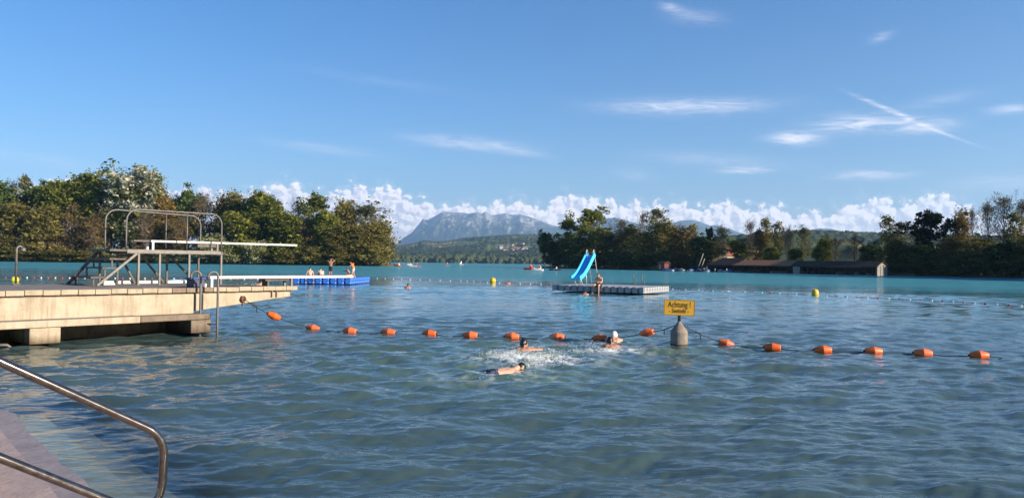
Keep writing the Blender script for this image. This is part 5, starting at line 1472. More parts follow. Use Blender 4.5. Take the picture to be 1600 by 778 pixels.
for (rp, a, b) in ((r1, rope_a, bpos[0]), (r1, rope_b, bpos[9]), (r2, sg + Vector((.05, 0, bz(507))), bpos[10])):
    m_ = MB(); q = a + (b - a) * .42 - Vector((0, 0, .03)); m_.tube([a + (b - a) * .3 - Vector((0, 0, .02)), q, q - Vector((0, 0, .12))], .012, 6); m_.build('loose_end', rope_m, rp)

# ------------------------------------------------------------------ yellow marker buoys
yel = mat('yellow_buoy', (.72, .47, .010), .42, col2=(.62, .40, .012), scale=4)
yel_g = mat('lime_buoy', (.60, .58, .02), .42)
def round_buoy(px, py, wpx, m, label, kind):
    q = at(px, py, 0); s = wpx * q.y / F_PX / 2
    r = empty('marker_buoy', (q.x, q.y, 0), label, 'buoy')
    b = MB()
    if kind == 'ball': b.ball((0, 0, s * .62), (s, s, s * 1.0), 20)
    else: b.lathe([(s * .9, -s * .5), (s, -s * .3), (s, s * .95), (s * .93, s * 1.3), (s * .75, s * 1.58), (s * .45, s * 1.76), (s * .12, s * 1.82)], (0, 0, 0), 24)
    b.build('float_shell', m, r)
    c = MB(); top = s * 1.6 if kind == 'ball' else s * 1.8
    c.tube([(-s * .12, 0, top - .02), (-s * .12, 0, top + s * .12), (s * .12, 0, top + s * .12), (s * .12, 0, top - .02)], s * .035, 6); c.build('lifting_eye', m, r)
    c = MB(); c.lathe([(s * 1.02, s * .02), (s * 1.03, s * .14)], (0, 0, 0), 24); c.build('waterline_band', mat('dirty_band', (.30, .22, .03), .7), r)
round_buoy(770, 441.3, 9.4, yel, 'yellow ball buoy on the open water between the two banks', 'ball')
round_buoy(1273.6, 461.3, 10.6, yel, 'yellow drum buoy with domed top off the boathouses', 'drum')
round_buoy(23.5, 440.5, 11.0, yel_g, 'lime yellow ball buoy behind the hooked pole', 'ball')

# thin lines of small red and white floats
fl_red = mat('float_red', (.55, .035, .045), .5); fl_white = mat('float_white', (.78, .78, .76), .5)
def float_line(pix, label, spacing=.62):
    P = [at(x, y, .02) for x, y in pix]
    r = empty('float_line', (P[0].x, P[0].y, 0), label, 'float line')
    m_ = MB(); m_.tube([p for p in P], .008, 5); o = build_at(m_, 'rope', rope_m, r)
    L = [(b - a).length for a, b in zip(P[:-1], P[1:])]; tot = sum(L); n = min(98, int(tot / spacing)); spacing = tot / n
    fr_ = None; prot = {}
    for k in range(n):
        s = (k + .5) * spacing; i = 0
        while i < len(L) - 1 and s > L[i]: s -= L[i]; i += 1
        q = P[i] + (P[i + 1] - P[i]) * (s / L[i]); d = (P[i + 1] - P[i]); az = math.atan2(d.y, d.x)
        col_ = fl_red if k % 2 else fl_white
        if col_.name not in prot:
            b = MB(); b.lathe([(.015, -.07), (.042, -.05), (.048, 0), (.042, .05), (.015, .07)], (0, 0, 0), 10, Matrix.Rotation(PI / 2, 3, 'Y')); o = b.build('float', col_, r); prot[col_.name] = o
        else:
            o = prot[col_.name].copy(); COL.objects.link(o); o.parent = r
        o.location = q - r.location; o.rotation_euler = (0, 0, az)
float_line([(-30, 432.6), (110, 434.2), (275, 435.2), (400, 435.4), (455, 435.2)], 'line of red and white floats behind the diving tower')
float_line([(574, 434.4), (640, 436.6), (720, 438.8), (764, 441.2)], 'line of red and white floats from the blue raft to the yellow ball')
float_line([(776, 441.4), (800, 442.2), (858, 444.4)], 'line of red and white floats from the yellow ball to the grey raft')
float_line([(1046, 451.5), (1110, 454.4), (1180, 457), (1235, 459), (1262, 460.4)], 'line of red and white floats right of the grey raft')
float_line([(1284, 462), (1318, 463.4), (1400, 467), (1470, 470.5), (1540, 474.6), (1625, 479.6)], 'line of red and white floats running out at the right picture edge')

# ------------------------------------------------------------------ rafts of plastic cubes
def cube_mesh(c):
    b = MB(); h = c * .82
    o = c / 2 - .03; ch = c * .16
    poly = [(-o + ch, -o), (o - ch, -o), (o, -o + ch), (o, o - ch), (o - ch, o), (-o + ch, o), (-o, o - ch), (-o, -o + ch)]
    b.prism(poly, -h + .02, -.012)
    b.prism([(x * .96, y * .96) for x, y in poly], -.012, 0)
    for sx, sy in ((1, 1), (1, -1), (-1, 1), (-1, -1)):
        b.lathe([(c * .085, -c * .40), (c * .085, -c * .30)], (sx * (c / 2 - .0), sy * (c / 2 - .0), 0), 10)
        b.lathe([(c * .07, -c * .06), (c * .07, -c * .005)], (sx * (c / 2), sy * (c / 2), 0), 10)
    return b
def raft(name, label, corner, du, nu, nv, c, top, m, group):
    r = empty(name, (corner.x, corner.y, 0), label, 'raft', None, math.atan2(du.y, du.x))
    pr = None
    for i in range(nu):
        for j in range(nv):
            edge = j == 0 or i == nu - 1 or i == 0 or j == nv - 1
            if not (j == 0 or i == nu - 1): continue
            if pr is None: o = cube_mesh(c).build('float_cube', m, r); pr = o
            else: o = pr.copy(); COL.objects.link(o); o.parent = r
            o.location = ((i + .5) * c, (j + .5) * c, top + random.Random(i * 31 + j).uniform(-.008, .008))
    b = MB(); rr = random.Random(7)
    for i in range(nu - 1):
        for j in range(1, nv):
            b.box(((i + .5) * c, (j + .5) * c, top - c * .38), (c - .016, c - .016, c * .74), ch=.02)
    b.build('cube_field', m, r)
    return r
grey_m = mat('grey_cube_plastic', (.36, .355, .37), .55, col2=(.29, .285, .30), scale=3)
blue_m = mat('blue_cube_plastic', (.030, .16, .62), .45, col2=(.022, .125, .52), scale=3)
GR_R = at(1007.5, 461.2, 0); GR_L = at(861, 456.2, 0)
gdu = (GR_R - GR_L); gl_ = gdu.length; gdu.normalize(); gdv = Vector((-gdu.y, gdu.x, 0))
GC = gl_ / 14.0; GT = 12.0 * GR_R.y / F_PX
graft = raft('swim_raft', 'grey raft of plastic cubes carrying the blue slide', GR_L, gdu, 14, 10, GC, GT, grey_m, None)
def gp(u, v, z): return GR_L + gdu * u + gdv * v + Vector((0, 0, GT + z))
def gu(px, v=0.0):
    d = ray(px, 440); P = GR_L + gdv * v; A = d.x * gdu.y - d.y * gdu.x
    return (P.x * d.y - P.y * d.x) / A
BRc = at(549, 445.2, 0); BLc = at(457, 444.6, 0); BLc.y = BRc.y + .2; BLc.x = (457 - CX) / F_PX * BLc.y
bdu = (BRc - BLc); bl_ = bdu.length; bdu.normalize(); bdv = Vector((-bdu.y, bdu.x, 0))
BC = bl_ / 8.0; BT = 10.6 * BRc.y / F_PX
braft = raft('swim_raft', 'blue raft of plastic cubes with bathers on it', BLc, bdu, 8, 11, BC, BT, blue_m, None)
def bpnt(u, v, z): return BLc + bdu * u + bdv * v + Vector((0, 0, BT + z))
def bu(px, v=0.0):
    d = ray(px, 440); P = BLc + bdv * v; A = d.x * bdu.y - d.y * bdu.x
    return (P.x * d.y - P.y * d.x) / A
# ladders hung on the rafts
def raft_ladder(label, base, along, out, hgt, reach, gap=.5):
    r = empty('raft_ladder', base, label, 'ladder')
    for s in (0, 1):
        a = base + along * gap * s; m_ = MB()
        arc = [a + out * (reach / 2 - reach / 2 * math.cos(q)) + Vector((0, 0, hgt - .15 + .15 * math.sin(q))) for q in [PI * k / 8 for k in range(9)]]
        m_.tube([a, a + Vector((0, 0, hgt - .25))] + arc + [a + out * reach + Vector((0, 0, .0)), a + out * reach + Vector((0, 0, -.9))], .026, 8); build_at(m_, 'rail', galv, r)
    for z in (-.15, -.45, -.7):
        m_ = MB(); m_.tube([base + out * reach + Vector((0, 0, z)), base + along * gap + out * reach + Vector((0, 0, z))], .018, 6); build_at(m_, 'rung', galv, r)
ua = gu(991, 4.6)
raft_ladder('pair of bright tube handrails with ladder on the right half of the grey raft', gp(ua, 9.5 * GC, 0), gdu, gdv, .72, .45, gu(1004.5, 4.6) - ua)
u1 = bu(480, 0)
raft_ladder('steel ladder hanging at the near side of the blue raft', bpnt(u1, .25, 0), bdu, -bdv, .60, .32, bu(492, 0) - u1)

# ------------------------------------------------------------------ slide
sl = empty('water_slide', gp(gu(905), 1.2, 0), 'tall light blue water slide with a white ladder on the grey raft', 'slide')
cy_edge = mat('slide_light_blue', (.07, .56, .82), .35); cy_in = mat('slide_blue', (.025, .27, .74), .35)
uL, uT = gu(900), gu(923, 2.3)
hz = lambda py, px, p: atY(px, py, p.y).z
base_l = gp(uL, -.15, 0); base_t = gp(uL, 2.5, 0)
pt_top = gp(0, 2.3, 0)
top_c = GR_L + gdu * uT + gdv * 2.3
zt = atY(924, 399, top_c.y).z; zl = atY(897, 436.5, base_l.y).z
p0, p1 = Vector((base_l.x, base_l.y, zl)), Vector((top_c.x, top_c.y, zt))
hd = Vector((p1.x - p0.x, p1.y - p0.y, 0)); run = hd.length; hd.normalize(); sd = Vector((hd.y, -hd.x, 0)); H_ = zt - zl
prof = []
for k in range(25):
    s = k / 24
    zz = zl + H_ * (1.18 * s ** 1.75 - .18 * s ** 5.0) if s > .05 else zl + .01 * (1 - s * 20) + H_ * 1.18 * s ** 1.75
    prof.append(Vector((p0.x, p0.y, 0)) + hd * run * s + Vector((0, 0, zz)))
w2 = .25
def sweep(cs, name, m):
    m_ = MB(); n = len(cs); vs, fs = [], []
    for i, p in enumerate(prof):
        t = (prof[min(i + 1, 24)] - prof[max(i - 1, 0)]).normalized(); nn = sd.cross(t).normalized()
        if nn.z < 0: nn = -nn
        for (x, y) in cs: vs.append(p + sd * x + nn * y)
    for i in range(24):
        for k in range(n):
            k2 = (k + 1) % n; fs.append((i * n + k, i * n + k2, (i + 1) * n + k2, (i + 1) * n + k))
    fs.append(tuple(reversed(range(n)))); fs.append(tuple(24 * n + k for k in range(n)))
    m_.add(vs, fs); o = build_at(m_, name, m, sl); fix_normals(o.data)
sweep([(-w2, 0), (w2, 0), (w2, .03), (-w2, .03)], 'chute', cy_in)
for s in (-1, 1):
    sweep([(s * (w2 - .0), -.03), (s * (w2 + .10), -.03), (s * (w2 + .10), .20), (s * (w2 + .06), .235), (s * (w2 + .01), .22), (s * (w2 - .0), .17)], 'side_wall', cy_edge)
lad_b = p1 + hd * .75
for s in (-1, 1):
    ft = Vector((lad_b.x, lad_b.y, GT)) + sd * s * .25
    tp = p1 + sd * s * .25 + hd * .04
    m_ = MB(); m_.tube([ft, tp + Vector((0, 0, .02)), tp + Vector((0, 0, .30)) - hd * .05, tp + Vector((0, 0, .38)) - hd * .16, tp + Vector((0, 0, .28)) - hd * .26, tp - hd * .28 + Vector((0, 0, .0))], .024, 8); build_at(m_, 'ladder_rail', white_tube, sl)
for k in range(6):
    f = (k + .7) / 7; c = Vector((lad_b.x, lad_b.y, GT)).lerp(p1 + hd * .04, f); m_ = MB(); m_.box(c, (.5, .09, .03), math.atan2(sd.y, sd.x)); build_at(m_, 'ladder_rung', white_tube, sl)
for (i, s) in ((3, -1), (3, 1), (11, -1), (11, 1)):
    a = prof[i] + sd * s * .24; m_ = MB(); q = Vector((a.x, a.y, GT)); 
    q = q + hd * (.45 if i == 3 else .2); m_.tube([q, a - Vector((0, 0, .03))], .022, 8); build_at(m_, 'support_leg', white_tube, sl)
# ------------------------------------------------------------------ people
skin = mat('skin', (.52, .27, .17), .55, col2=(.60, .33, .22), scale=3)
skin_tan = mat('tanned_skin', (.34, .155, .085), .5, col2=(.42, .20, .12), scale=3)
skin_pale = mat('pale_skin', (.62, .38, .27), .55, col2=(.68, .44, .33), scale=3)
hair_dk = mat('dark_hair', (.012, .009, .008), .38); hair_br = mat('brown_hair', (.035, .020, .012), .5)
navy = mat('navy_trunks', (.012, .016, .040), .55); black_c = mat('black_trunks', (.012, .012, .014), .6)
vest_m = mat('orange_vest', (.85, .17, .012), .6, bump=.4, bscale=40); white_c = mat('white_cloth', (.72, .70, .70), .7)
eye_m = mat('eye_dark', (.01, .01, .012), .2); lip_m = mat('lips', (.36, .12, .09), .5)
def capsule(mb, p, q, r1, r2, n=12):
    p, q = Vector(p), Vector(q)
    mb.tube([p, p.lerp(q, .5), q], [r1, (r1 + r2) / 2, r2], n); mb.ball(p, r1 * 1.0, n); mb.ball(q, r2 * 1.0, n)
def fuse(mb, name, m, parent, voxel, smooth=4):
    o = bpy.data.objects.new('tmp', mb.mesh('tmp')); COL.objects.link(o)
    md = o.modifiers.new('r', 'REMESH'); md.mode = 'VOXEL'; md.voxel_size = voxel; md.use_smooth_shade = True
    sm = o.modifiers.new('s', 'SMOOTH'); sm.iterations = smooth; sm.factor = .5
    me = bpy.data.meshes.new_from_object(o.evaluated_get(bpy.context.evaluated_depsgraph_get()))
    bpy.data.objects.remove(o); me.name = name; me.materials.clear()
    return link(name, me, m, parent)
def hand(mb, wr, d, nrm, s, curl=.5, side=1):
    d = Vector(d).normalized(); nrm = Vector(nrm); nrm = (nrm - d * nrm.dot(d)).normalized(); x = d.cross(nrm) * side; wr = Vector(wr)
    for k in (-1, 0, 1): capsule(mb, wr + x * .018 * k * s, wr + d * .085 * s + x * .024 * k * s, .019 * s, .016 * s, 8)
    for k, (o_, L) in enumerate(((-.036, .070), (-.012, .082), (.012, .076), (.034, .060))):
        a = wr + d * .085 * s + x * o_ * s; q = a + (d * math.cos(curl * .5) + nrm * math.sin(curl * .5)) * L * .5 * s; e = q + (d * math.cos(curl * 1.5) + nrm * math.sin(curl * 1.5)) * L * .5 * s
        capsule(mb, a, q, .0105 * s, .0095 * s, 7); capsule(mb, q, e, .0095 * s, .008 * s, 7)
    a = wr + d * .03 * s - x * .024 * s; q = a + (d * .6 - x * .8) * .035 * s; capsule(mb, a, q, .013 * s, .011 * s, 7); capsule(mb, q, q + (d * .9 + nrm * .4) * .03 * s, .011 * s, .009 * s, 7)
def head(mb, c, f, up, s):
    f = Vector(f).normalized(); up = Vector(up); up = (up - f * up.dot(f)).normalized(); x = f.cross(up)
    Mh = Matrix((x, f, up)).transposed(); c = Vector(c)
    mb.ball(c + up * .018 * s, (.074 * s, .094 * s, .098 * s), 18, Mh)
    mb.ball(c + f * .022 * s - up * .058 * s, (.052 * s, .062 * s, .058 * s), 14, Mh)
    mb.ball(c + f * .094 * s - up * .018 * s, (.013 * s, .018 * s, .020 * s), 8, Mh)
    mb.ball(c + f * .078 * s - up * .058 * s, (.024 * s, .014 * s, .012 * s), 8, Mh)
    for sd_ in (-1, 1): mb.ball(c + x * sd_ * .076 * s - up * .012 * s - f * .006 * s, (.012 * s, .022 * s, .032 * s), 8, Mh)
    return c, x, f, up, Mh
def face_bits(parent, H, s):
    c, x, f, up, Mh = H
    for sd_ in (-1, 1):
        m_ = MB(); m_.ball(c + f * .085 * s + x * sd_ * .030 * s + up * .008 * s, (.011 * s, .007 * s, .006 * s), 8, Mh); m_.build('eye', eye_m, parent)
    m_ = MB(); m_.ball(c + f * .090 * s - up * .056 * s, (.022 * s, .006 * s, .007 * s), 8, Mh); m_.build('mouth', lip_m, parent)
def hair_cap(parent, H, s, m, name='hair', thick=1.08, low=-.35, back=True):
    c, x, f, up, Mh = H; m_ = MB(); n = 22; rows = 9; vs, fs = [], []
    for i in range(rows):
        for k in range(n):
            w = 2 * PI * k / n; fr_ = math.cos(w)      # towards the face
            lo = (.42 if fr_ > .55 else low if fr_ < .1 else low + (.42 - low) * (fr_ - .1) / .45)
            ph = PI / 2 + (math.asin(max(-.98, min(.98, lo))) - PI / 2) * i / (rows - 1)
            wob = 1 + .02 * math.sin(5 * w + i)
            vs.append(c + up * .018 * s + x * math.cos(ph) * math.sin(w) * .074 * s * thick * wob + f * (math.cos(ph) * fr_ * .094 * s * thick * wob) + up * math.sin(ph) * .098 * s * thick)
    for i in range(rows - 1):
        for k in range(n): fs.append((i * n + k, (i + 1) * n + k, (i + 1) * n + (k + 1) % n, i * n + (k + 1) % n))
    m_.add(vs, fs, True); o = m_.build(name, m, parent); fix_normals(o.data); return o
def torso(mb, pel, ch, nk, shL, shR, hpL, hpR, s):
    pel, ch, nk = Vector(pel), Vector(ch), Vector(nk); shL, shR, hpL, hpR = map(Vector, (shL, shR, hpL, hpR))
    capsule(mb, hpL, hpR, .092 * s, .092 * s)
    for sgn, sh, hp_ in ((1, shL, hpL), (-1, shR, hpR)):
        q = (pel + hp_) / 2; r_ = (ch + sh) / 2; mid = q.lerp(r_, .45)
        capsule(mb, q, mid, .092 * s, .080 * s); capsule(mb, mid, r_, .080 * s, .094 * s); capsule(mb, r_, sh, .088 * s, .055 * s)
    capsule(mb, pel, ch, .098 * s, .102 * s); capsule(mb, ch, nk, .085 * s, .056 * s); capsule(mb, shL, nk, .050 * s, .05 * s); capsule(mb, shR, nk, .050 * s, .05 * s)
def limb(mb, a, b, c, r, s): capsule(mb, a, b, r[0] * s, r[1] * s); capsule(mb, b, c, r[1] * s, r[2] * s)
ARM, LEG = (.048, .038, .026), (.082, .056, .036)
def foot(mb, an, d, s):
    an, d = Vector(an), Vector(d).normalized(); capsule(mb, an - d * .03 * s - Vector((0, 0, .03 * s)), an + d * .13 * s - Vector((0, 0, .045 * s)), .036 * s, .026 * s)
    x = d.cross(Vector((0, 0, 1)))
    for k in range(5): 
        a = an + d * .13 * s - Vector((0, 0, .05 * s)) + x * (k - 2) * .016 * s; capsule(mb, a, a + d * (.055 - .006 * abs(k - 1)) * s, .012 * s, .009 * s, 6)
def V3(o, x, y, z, s): return o[0] + o[1] * x * s + o[2] * y * s + Vector((0, 0, z * s))   # frame: origin, right, forward

def shorts(parent, name, m, pel, hpL, hpR, knL, knR, s, f=.62, voxel=.018, waist=None):
    mb = MB(); capsule(mb, hpL, hpR, .104 * s, .104 * s)
    w = waist or (Vector(pel) + Vector((0, 0, .06 * s))); capsule(mb, (Vector(hpL) + Vector(hpR)) / 2, w, .108 * s, .104 * s)
    for a, b in ((hpL, knL), (hpR, knR)): capsule(mb, a, Vector(a).lerp(Vector(b), f), .100 * s, .088 * s)
    return fuse(mb, name, m, parent, voxel, 3)

# man sitting on the near edge of the grey raft, feet in the water
def seated_man():
    s = 1.03; up_ = gu(935); o = (gp(up_, .16, .0), gdu.copy(), -gdv)          # forward: towards the water
    r = empty('person', o[0], 'man sitting on the grey raft with folded arms and feet in the water', 'person')
    P = lambda x, y, z: V3(o, x, y, z, s)
    pel, ch, nk = P(0, -.02, .10), P(.0, .06, .43), P(0, .10, .575); hL, hR = P(-.10, .0, .085), P(.10, .0, .085)
    sL, sR = P(-.185, .055, .50), P(.185, .055, .50); kL, kR = P(-.20, .42, .07), P(.12, .40, .06); aL, aR = P(-.27, .36, -.40), P(.10, .34, -.44)
    mb = MB(); torso(mb, pel, ch, nk, sL, sR, hL, hR, s); limb(mb, hL, kL, aL, LEG, s); limb(mb, hR, kR, aR, LEG, s); foot(mb, aL, o[2] - o[1] * .2, s); foot(mb, aR, o[2], s)
    eL, eR = P(-.27, .16, .26), P(.26, .17, .25); wL, wR = P(-.05, .34, .22), P(.03, .36, .28)
    limb(mb, sL, eL, wL, ARM, s); limb(mb, sR, eR, wR, ARM, s); hand(mb, wL, o[1] * .9 + Vector((0, 0, .2)), -o[2], s, .8, 1); hand(mb, wR, -o[1] * .9 + Vector((0, 0, -.1)), -o[2], s, .8, -1)
    fd = (o[2] * .8 - o[1] * .35 - Vector((0, 0, .42))); H = head(mb, P(-.015, .16, .71), fd, (0, 0, 1), s); capsule(mb, nk, P(-.01, .13, .67), .055 * s, .05 * s)
    fuse(mb, 'body', skin, r, .0125); face_bits(r, H, s); hair_cap(r, H, s, hair_br); shorts(r, 'swim_shorts', black_c, pel, hL, hR, kL, kR, s, .5, .015)
seated_man()

def back_sitter(px, v, lean, turn, sk, label):
    s = .98; o = (bpnt(bu(px, v), v, 0), bdu * math.cos(turn) + bdv * math.sin(turn), bdv * math.cos(turn) - bdu * math.sin(turn))
    r = empty('person', o[0], label, 'person'); P = lambda x, y, z: V3(o, x, y, z, s)
    pel, ch, nk = P(0, 0, .10), P(0, .05 + lean * .5, .42), P(0, .08 + lean, .57 - lean * .15); hL, hR = P(-.10, .02, .09), P(.10, .02, .09); sL, sR = P(-.19, .05 + lean * .8, .50), P(.19, .05 + lean * .8, .50)
    kL, kR = P(-.18, .38, .36), P(.16, .40, .34); aL, aR = P(-.15, .62, .06), P(.15, .64, .06)
    mb = MB(); torso(mb, pel, ch, nk, sL, sR, hL, hR, s); limb(mb, hL, kL, aL, LEG, s); limb(mb, hR, kR, aR, LEG, s); foot(mb, aL, o[2], s); foot(mb, aR, o[2], s)
    for sh, x in ((sL, -1), (sR, 1)):
        e, w = (P(.27 * x, -.04, .27), P(.30 * x, -.16, .04)) if lean < .15 else (P(.25 * x, .28, .27), P(.12 * x, .48, .30))
        limb(mb, sh, e, w, ARM, s); hand(mb, w, (Vector(w) - Vector(e)) + (-o[2] * .3 if lean < .15 else o[2]), (0, 0, -1), s, .4, x)
    fd = o[2] - Vector((0, 0, .25 + lean)); H = head(mb, P(0, .13 + lean * 1.2, .72 - lean * .25), fd, (0, 0, 1), s); capsule(mb, nk, P(0, .11 + lean * 1.15, .67 - lean * .2), .055 * s, .05 * s)
    fuse(mb, 'body', sk, r, .016); face_bits(r, H, s); hair_cap(r, H, s, hair_dk); shorts(r, 'swim_shorts', navy, pel, hL, hR, kL, kR, s, .6)
back_sitter(484, .75, .03, .15, skin_pale, 'dark haired bather sitting upright with the back to us on the blue raft')
back_sitter(502.5, .75, .22, .55, skin_pale, 'bather sitting hunched forward on the blue raft, right of the upright sitter')

def standing_boy():
    s = .90; v = 2.2; o = (bpnt(bu(516.2, v), v, 0), bdu.copy(), bdv.copy()); r = empty('person', o[0], 'boy in black trunks standing on the blue raft with his hands at his head', 'person')
    P = lambda x, y, z: V3(o, x, y, z, s)
    pel, ch, nk = P(0, 0, .95), P(0, .0, 1.27), P(0, .01, 1.45); hL, hR = P(-.085, 0, .92), P(.085, 0, .92); sL, sR = P(-.175, 0, 1.38), P(.175, 0, 1.38); kL, kR = P(-.10, .02, .49), P(.07, .03, .49); aL, aR = P(-.11, -.03, .08), P(.06, .0, .08)
    mb = MB(); torso(mb, pel, ch, nk, sL, sR, hL, hR, s); limb(mb, hL, kL, aL, LEG, s); limb(mb, hR, kR, aR, LEG, s); foot(mb, aL, o[2], s); foot(mb, aR, o[2] + o[1] * .3, s)
    for sh, x in ((sL, -1), (sR, 1)):
        e, w = P(.34 * x, .10, 1.50), P(.14 * x, .12, 1.63); limb(mb, sh, e, w, ARM, s); hand(mb, w, -o[1] * x + Vector((0, 0, .2)), (0, -1, 0), s, .6, x)
    H = head(mb, P(0, .03, 1.62), o[2] + o[1] * .3, (0, 0, 1), s); capsule(mb, nk, P(0, .02, 1.57), .055 * s, .05 * s)
    fuse(mb, 'body', skin_tan, r, .015); face_bits(r, H, s); hair_cap(r, H, s, hair_dk); shorts(r, 'trunks', black_c, pel, hL, hR, kL, kR, s, .72)
standing_boy()
def vest_child():
    s = .80; v = .9; o = (bpnt(bu(552, v), v, 0), bdv.copy(), -bdu); r = empty('person', o[0], 'child in an orange life vest bending over on the blue raft', 'person')
    P = lambda x, y, z: V3(o, x, y, z, s)
    pel, ch, nk = P(0, 0, .93), P(0, .13, 1.23), P(0, .22, 1.38); hL, hR = P(-.09, 0, .90), P(.09, 0, .90); sL, sR = P(-.18, .15, 1.33), P(.18, .15, 1.33); kL, kR = P(-.12, .10, .49), P(.10, .02, .48); aL, aR = P(-.12, .14, .08), P(.10, -.16, .08)
    mb = MB(); torso(mb, pel, ch, nk, sL, sR, hL, hR, s); limb(mb, hL, kL, aL, LEG, s); limb(mb, hR, kR, aR, LEG, s); foot(mb, aL, o[2], s); foot(mb, aR, o[2], s)
    for sh, x in ((sL, -1), (sR, 1)):
        e, w = P(.21 * x, .32, 1.12), P(.16 * x, .50, 1.02); limb(mb, sh, e, w, ARM, s); hand(mb, w, o[2] - Vector((0, 0, .3)), (0, 0, -1), s, .6, x)
    H = head(mb, P(0, .30, 1.53), o[2] - Vector((0, 0, .3)), (0, 0, 1), s); capsule(mb, nk, P(0, .27, 1.48), .055 * s, .05 * s)
    fuse(mb, 'body', skin, r, .015); face_bits(r, H, s); hair_cap(r, H, s, hair_dk); shorts(r, 'white_shorts', white_c, pel, hL, hR, kL, kR, s, .35)
    mv = MB(); capsule(mv, P(-.09, .02, 1.0), P(-.10, .14, 1.34), .135 * s, .115 * s); capsule(mv, P(.09, .02, 1.0), P(.10, .14, 1.34), .135 * s, .115 * s); capsule(mv, P(-.06, .05, 1.4), P(.06, .05, 1.4), .09 * s, .09 * s)
    fuse(mv, 'life_vest', vest_m, r, .018, 3)
vest_child()
def crouching_child():
    s = .74; v = 1.5; o = (bpnt(bu(545.5, v), v, 0), bdv.copy(), -bdu); r = empty('person', o[0], 'crouching child reaching out beside the child in the life vest', 'person')
    P = lambda x, y, z: V3(o, x, y, z, s)
    pel, ch, nk = P(0, -.10, .42), P(0, .10, .68), P(0, .18, .83); hL, hR = P(-.09, -.08, .40), P(.09, -.08, .40); sL, sR = P(-.17, .12, .77), P(.17, .12, .77); kL, kR = P(-.15, .28, .50), P(.15, .26, .50); aL, aR = P(-.13, .02, .08), P(.13, .0, .08)
    mb = MB(); torso(mb, pel, ch, nk, sL, sR, hL, hR, s); limb(mb, hL, kL, aL, LEG, s); limb(mb, hR, kR, aR, LEG, s); foot(mb, aL, o[2], s); foot(mb, aR, o[2], s)
    for sh, x in ((sL, -1), (sR, 1)):
        e, w = P(.20 * x, .36, .70), P(.14 * x, .58, .74); limb(mb, sh, e, w, ARM, s); hand(mb, w, o[2], (0, 0, -1), s, .6, x)
    H = head(mb, P(0, .25, .97), o[2], (0, 0, 1), s); capsule(mb, nk, P(0, .22, .92), .055 * s, .05 * s)
    fuse(mb, 'body', skin_tan, r, .015); face_bits(r, H, s); hair_cap(r, H, s, hair_br); shorts(r, 'trunks', navy, pel, hL, hR, kL, kR, s, .6)
crouching_child()
# bags and towels on the blue raft
q = bpnt(bu(534, .5), .5, 0); b = MB(); b.box(q + Vector((0, 0, .10)), (.55, .4, .20), ch=.08); tag(b.build('beach_bag', mat('red_fabric', (.50, .02, .03), .8, bump=.5, bscale=15)), 'red bag lying on the blue raft near the board tip', 'bag')
q = bpnt(bu(526, .6), .6, 0); b = MB(); b.box(q + Vector((0, 0, .08)), (.5, .45, .16), ch=.06); tag(b.build('rolled_towel', mat('dark_blue_fabric', (.02, .04, .20), .9, bump=.5, bscale=15)), 'dark blue towel bundle left of the red bag', 'towel')

# swimmers: only what rises above the water
def swimmer(pix, label, s, sk, cap=None, bun=False, turn=0.0, arm=True, z=.165):
    p = at(pix[0], pix[1], 0); f = Vector((math.sin(turn), math.cos(turn), 0)); o = (Vector((p.x, p.y, 0)), Vector((f.y, -f.x, 0)), f)
    r = empty('person', o[0], label, 'person'); P = lambda x, y, zz: V3(o, x, y, zz, s)
    nk = P(0, -.04, .085); ch = P(0, -.16, -.015); pel = P(0, -.50, -.30); sL, sR = P(-.18, -.06, .03), P(.18, -.06, .03); hL, hR = P(-.1, -.5, -.33), P(.1, -.5, -.33)
    mb = MB(); torso(mb, pel, ch, nk, sL, sR, hL, hR, s)
    limb(mb, hL, P(-.2, -.8, -.5), P(-.18, -1.1, -.62), LEG, s); limb(mb, hR, P(.2, -.8, -.5), P(.18, -1.15, -.55), LEG, s)
    if arm:
        e, w = P(.34, .02, .04), P(.44, .18, -.02); limb(mb, sR, e, w, ARM, s); hand(mb, w, (.5, .8, -.1), (0, 0, -1), s, .3, 1)
        e, w = P(-.32, .0, -.05), P(-.42, .2, -.12); limb(mb, sL, e, w, ARM, s); hand(mb, w, (-.4, .8, -.1), (0, 0, -1), s, .3, -1)
    H = head(mb, P(0, .02, z), f + Vector((.12, 0, .0)), (0, 0, 1), s); capsule(mb, nk, P(0, .0, z - .05), .066 * s, .056 * s)
    fuse(mb, 'body', sk, r, .013); face_bits(r, H, s)
    if cap: hair_cap(r, H, s, cap, 'swim_cap', 1.10, -.45)
    else:
        hair_cap(r, H, s, hair_dk, 'hair', 1.05, -.72)
        if bun:
            b = MB(); c, x, f_, u, Mh = H; b.ball(c - f_ * .105 * s + u * .02 * s, (.040 * s, .030 * s, .045 * s), 12, Mh)
            b.tube([c - f_ * .115 * s - u * .02 * s, c - f_ * .13 * s - u * .09 * s, c - f_ * .12 * s - u * .17 * s, c - f_ * .14 * s - u * .24 * s], [.028 * s, .030 * s, .024 * s, .01 * s], 10); b.build('braid', hair_dk, r)
    return r
A_ = swimmer((818, 549), 'swimmer with wet dark hair in a braid, head and shoulders above the splash', 1.06, skin_tan, None, True, .05, True, .15)
C_ = swimmer((953, 543.5), 'dark haired swimmer in front of the white bathing cap', 1.0, skin_tan, None, True, -.05, False, .14)
D_ = swimmer((959.5, 533), 'swimmer with a white bathing cap beside the orange buoy', .98, skin, white_c, False, .3, False, .13)
E_ = swimmer((637.5, 450), 'lone dark head of a swimmer between blue raft and yellow ball buoy', 1.15, skin_tan, None, False, .2, False, .16)
F_ = swimmer((914.5, 460.5), 'dark head of a swimmer in the water at the near side of the grey raft', 1.05, skin_tan, None, False, .4, False, .09)
G_ = swimmer((407, 446.5), 'distant swimmer with pale shoulders seen just over the pier tip', 1.6, skin, None, False, -.8, True, .16)
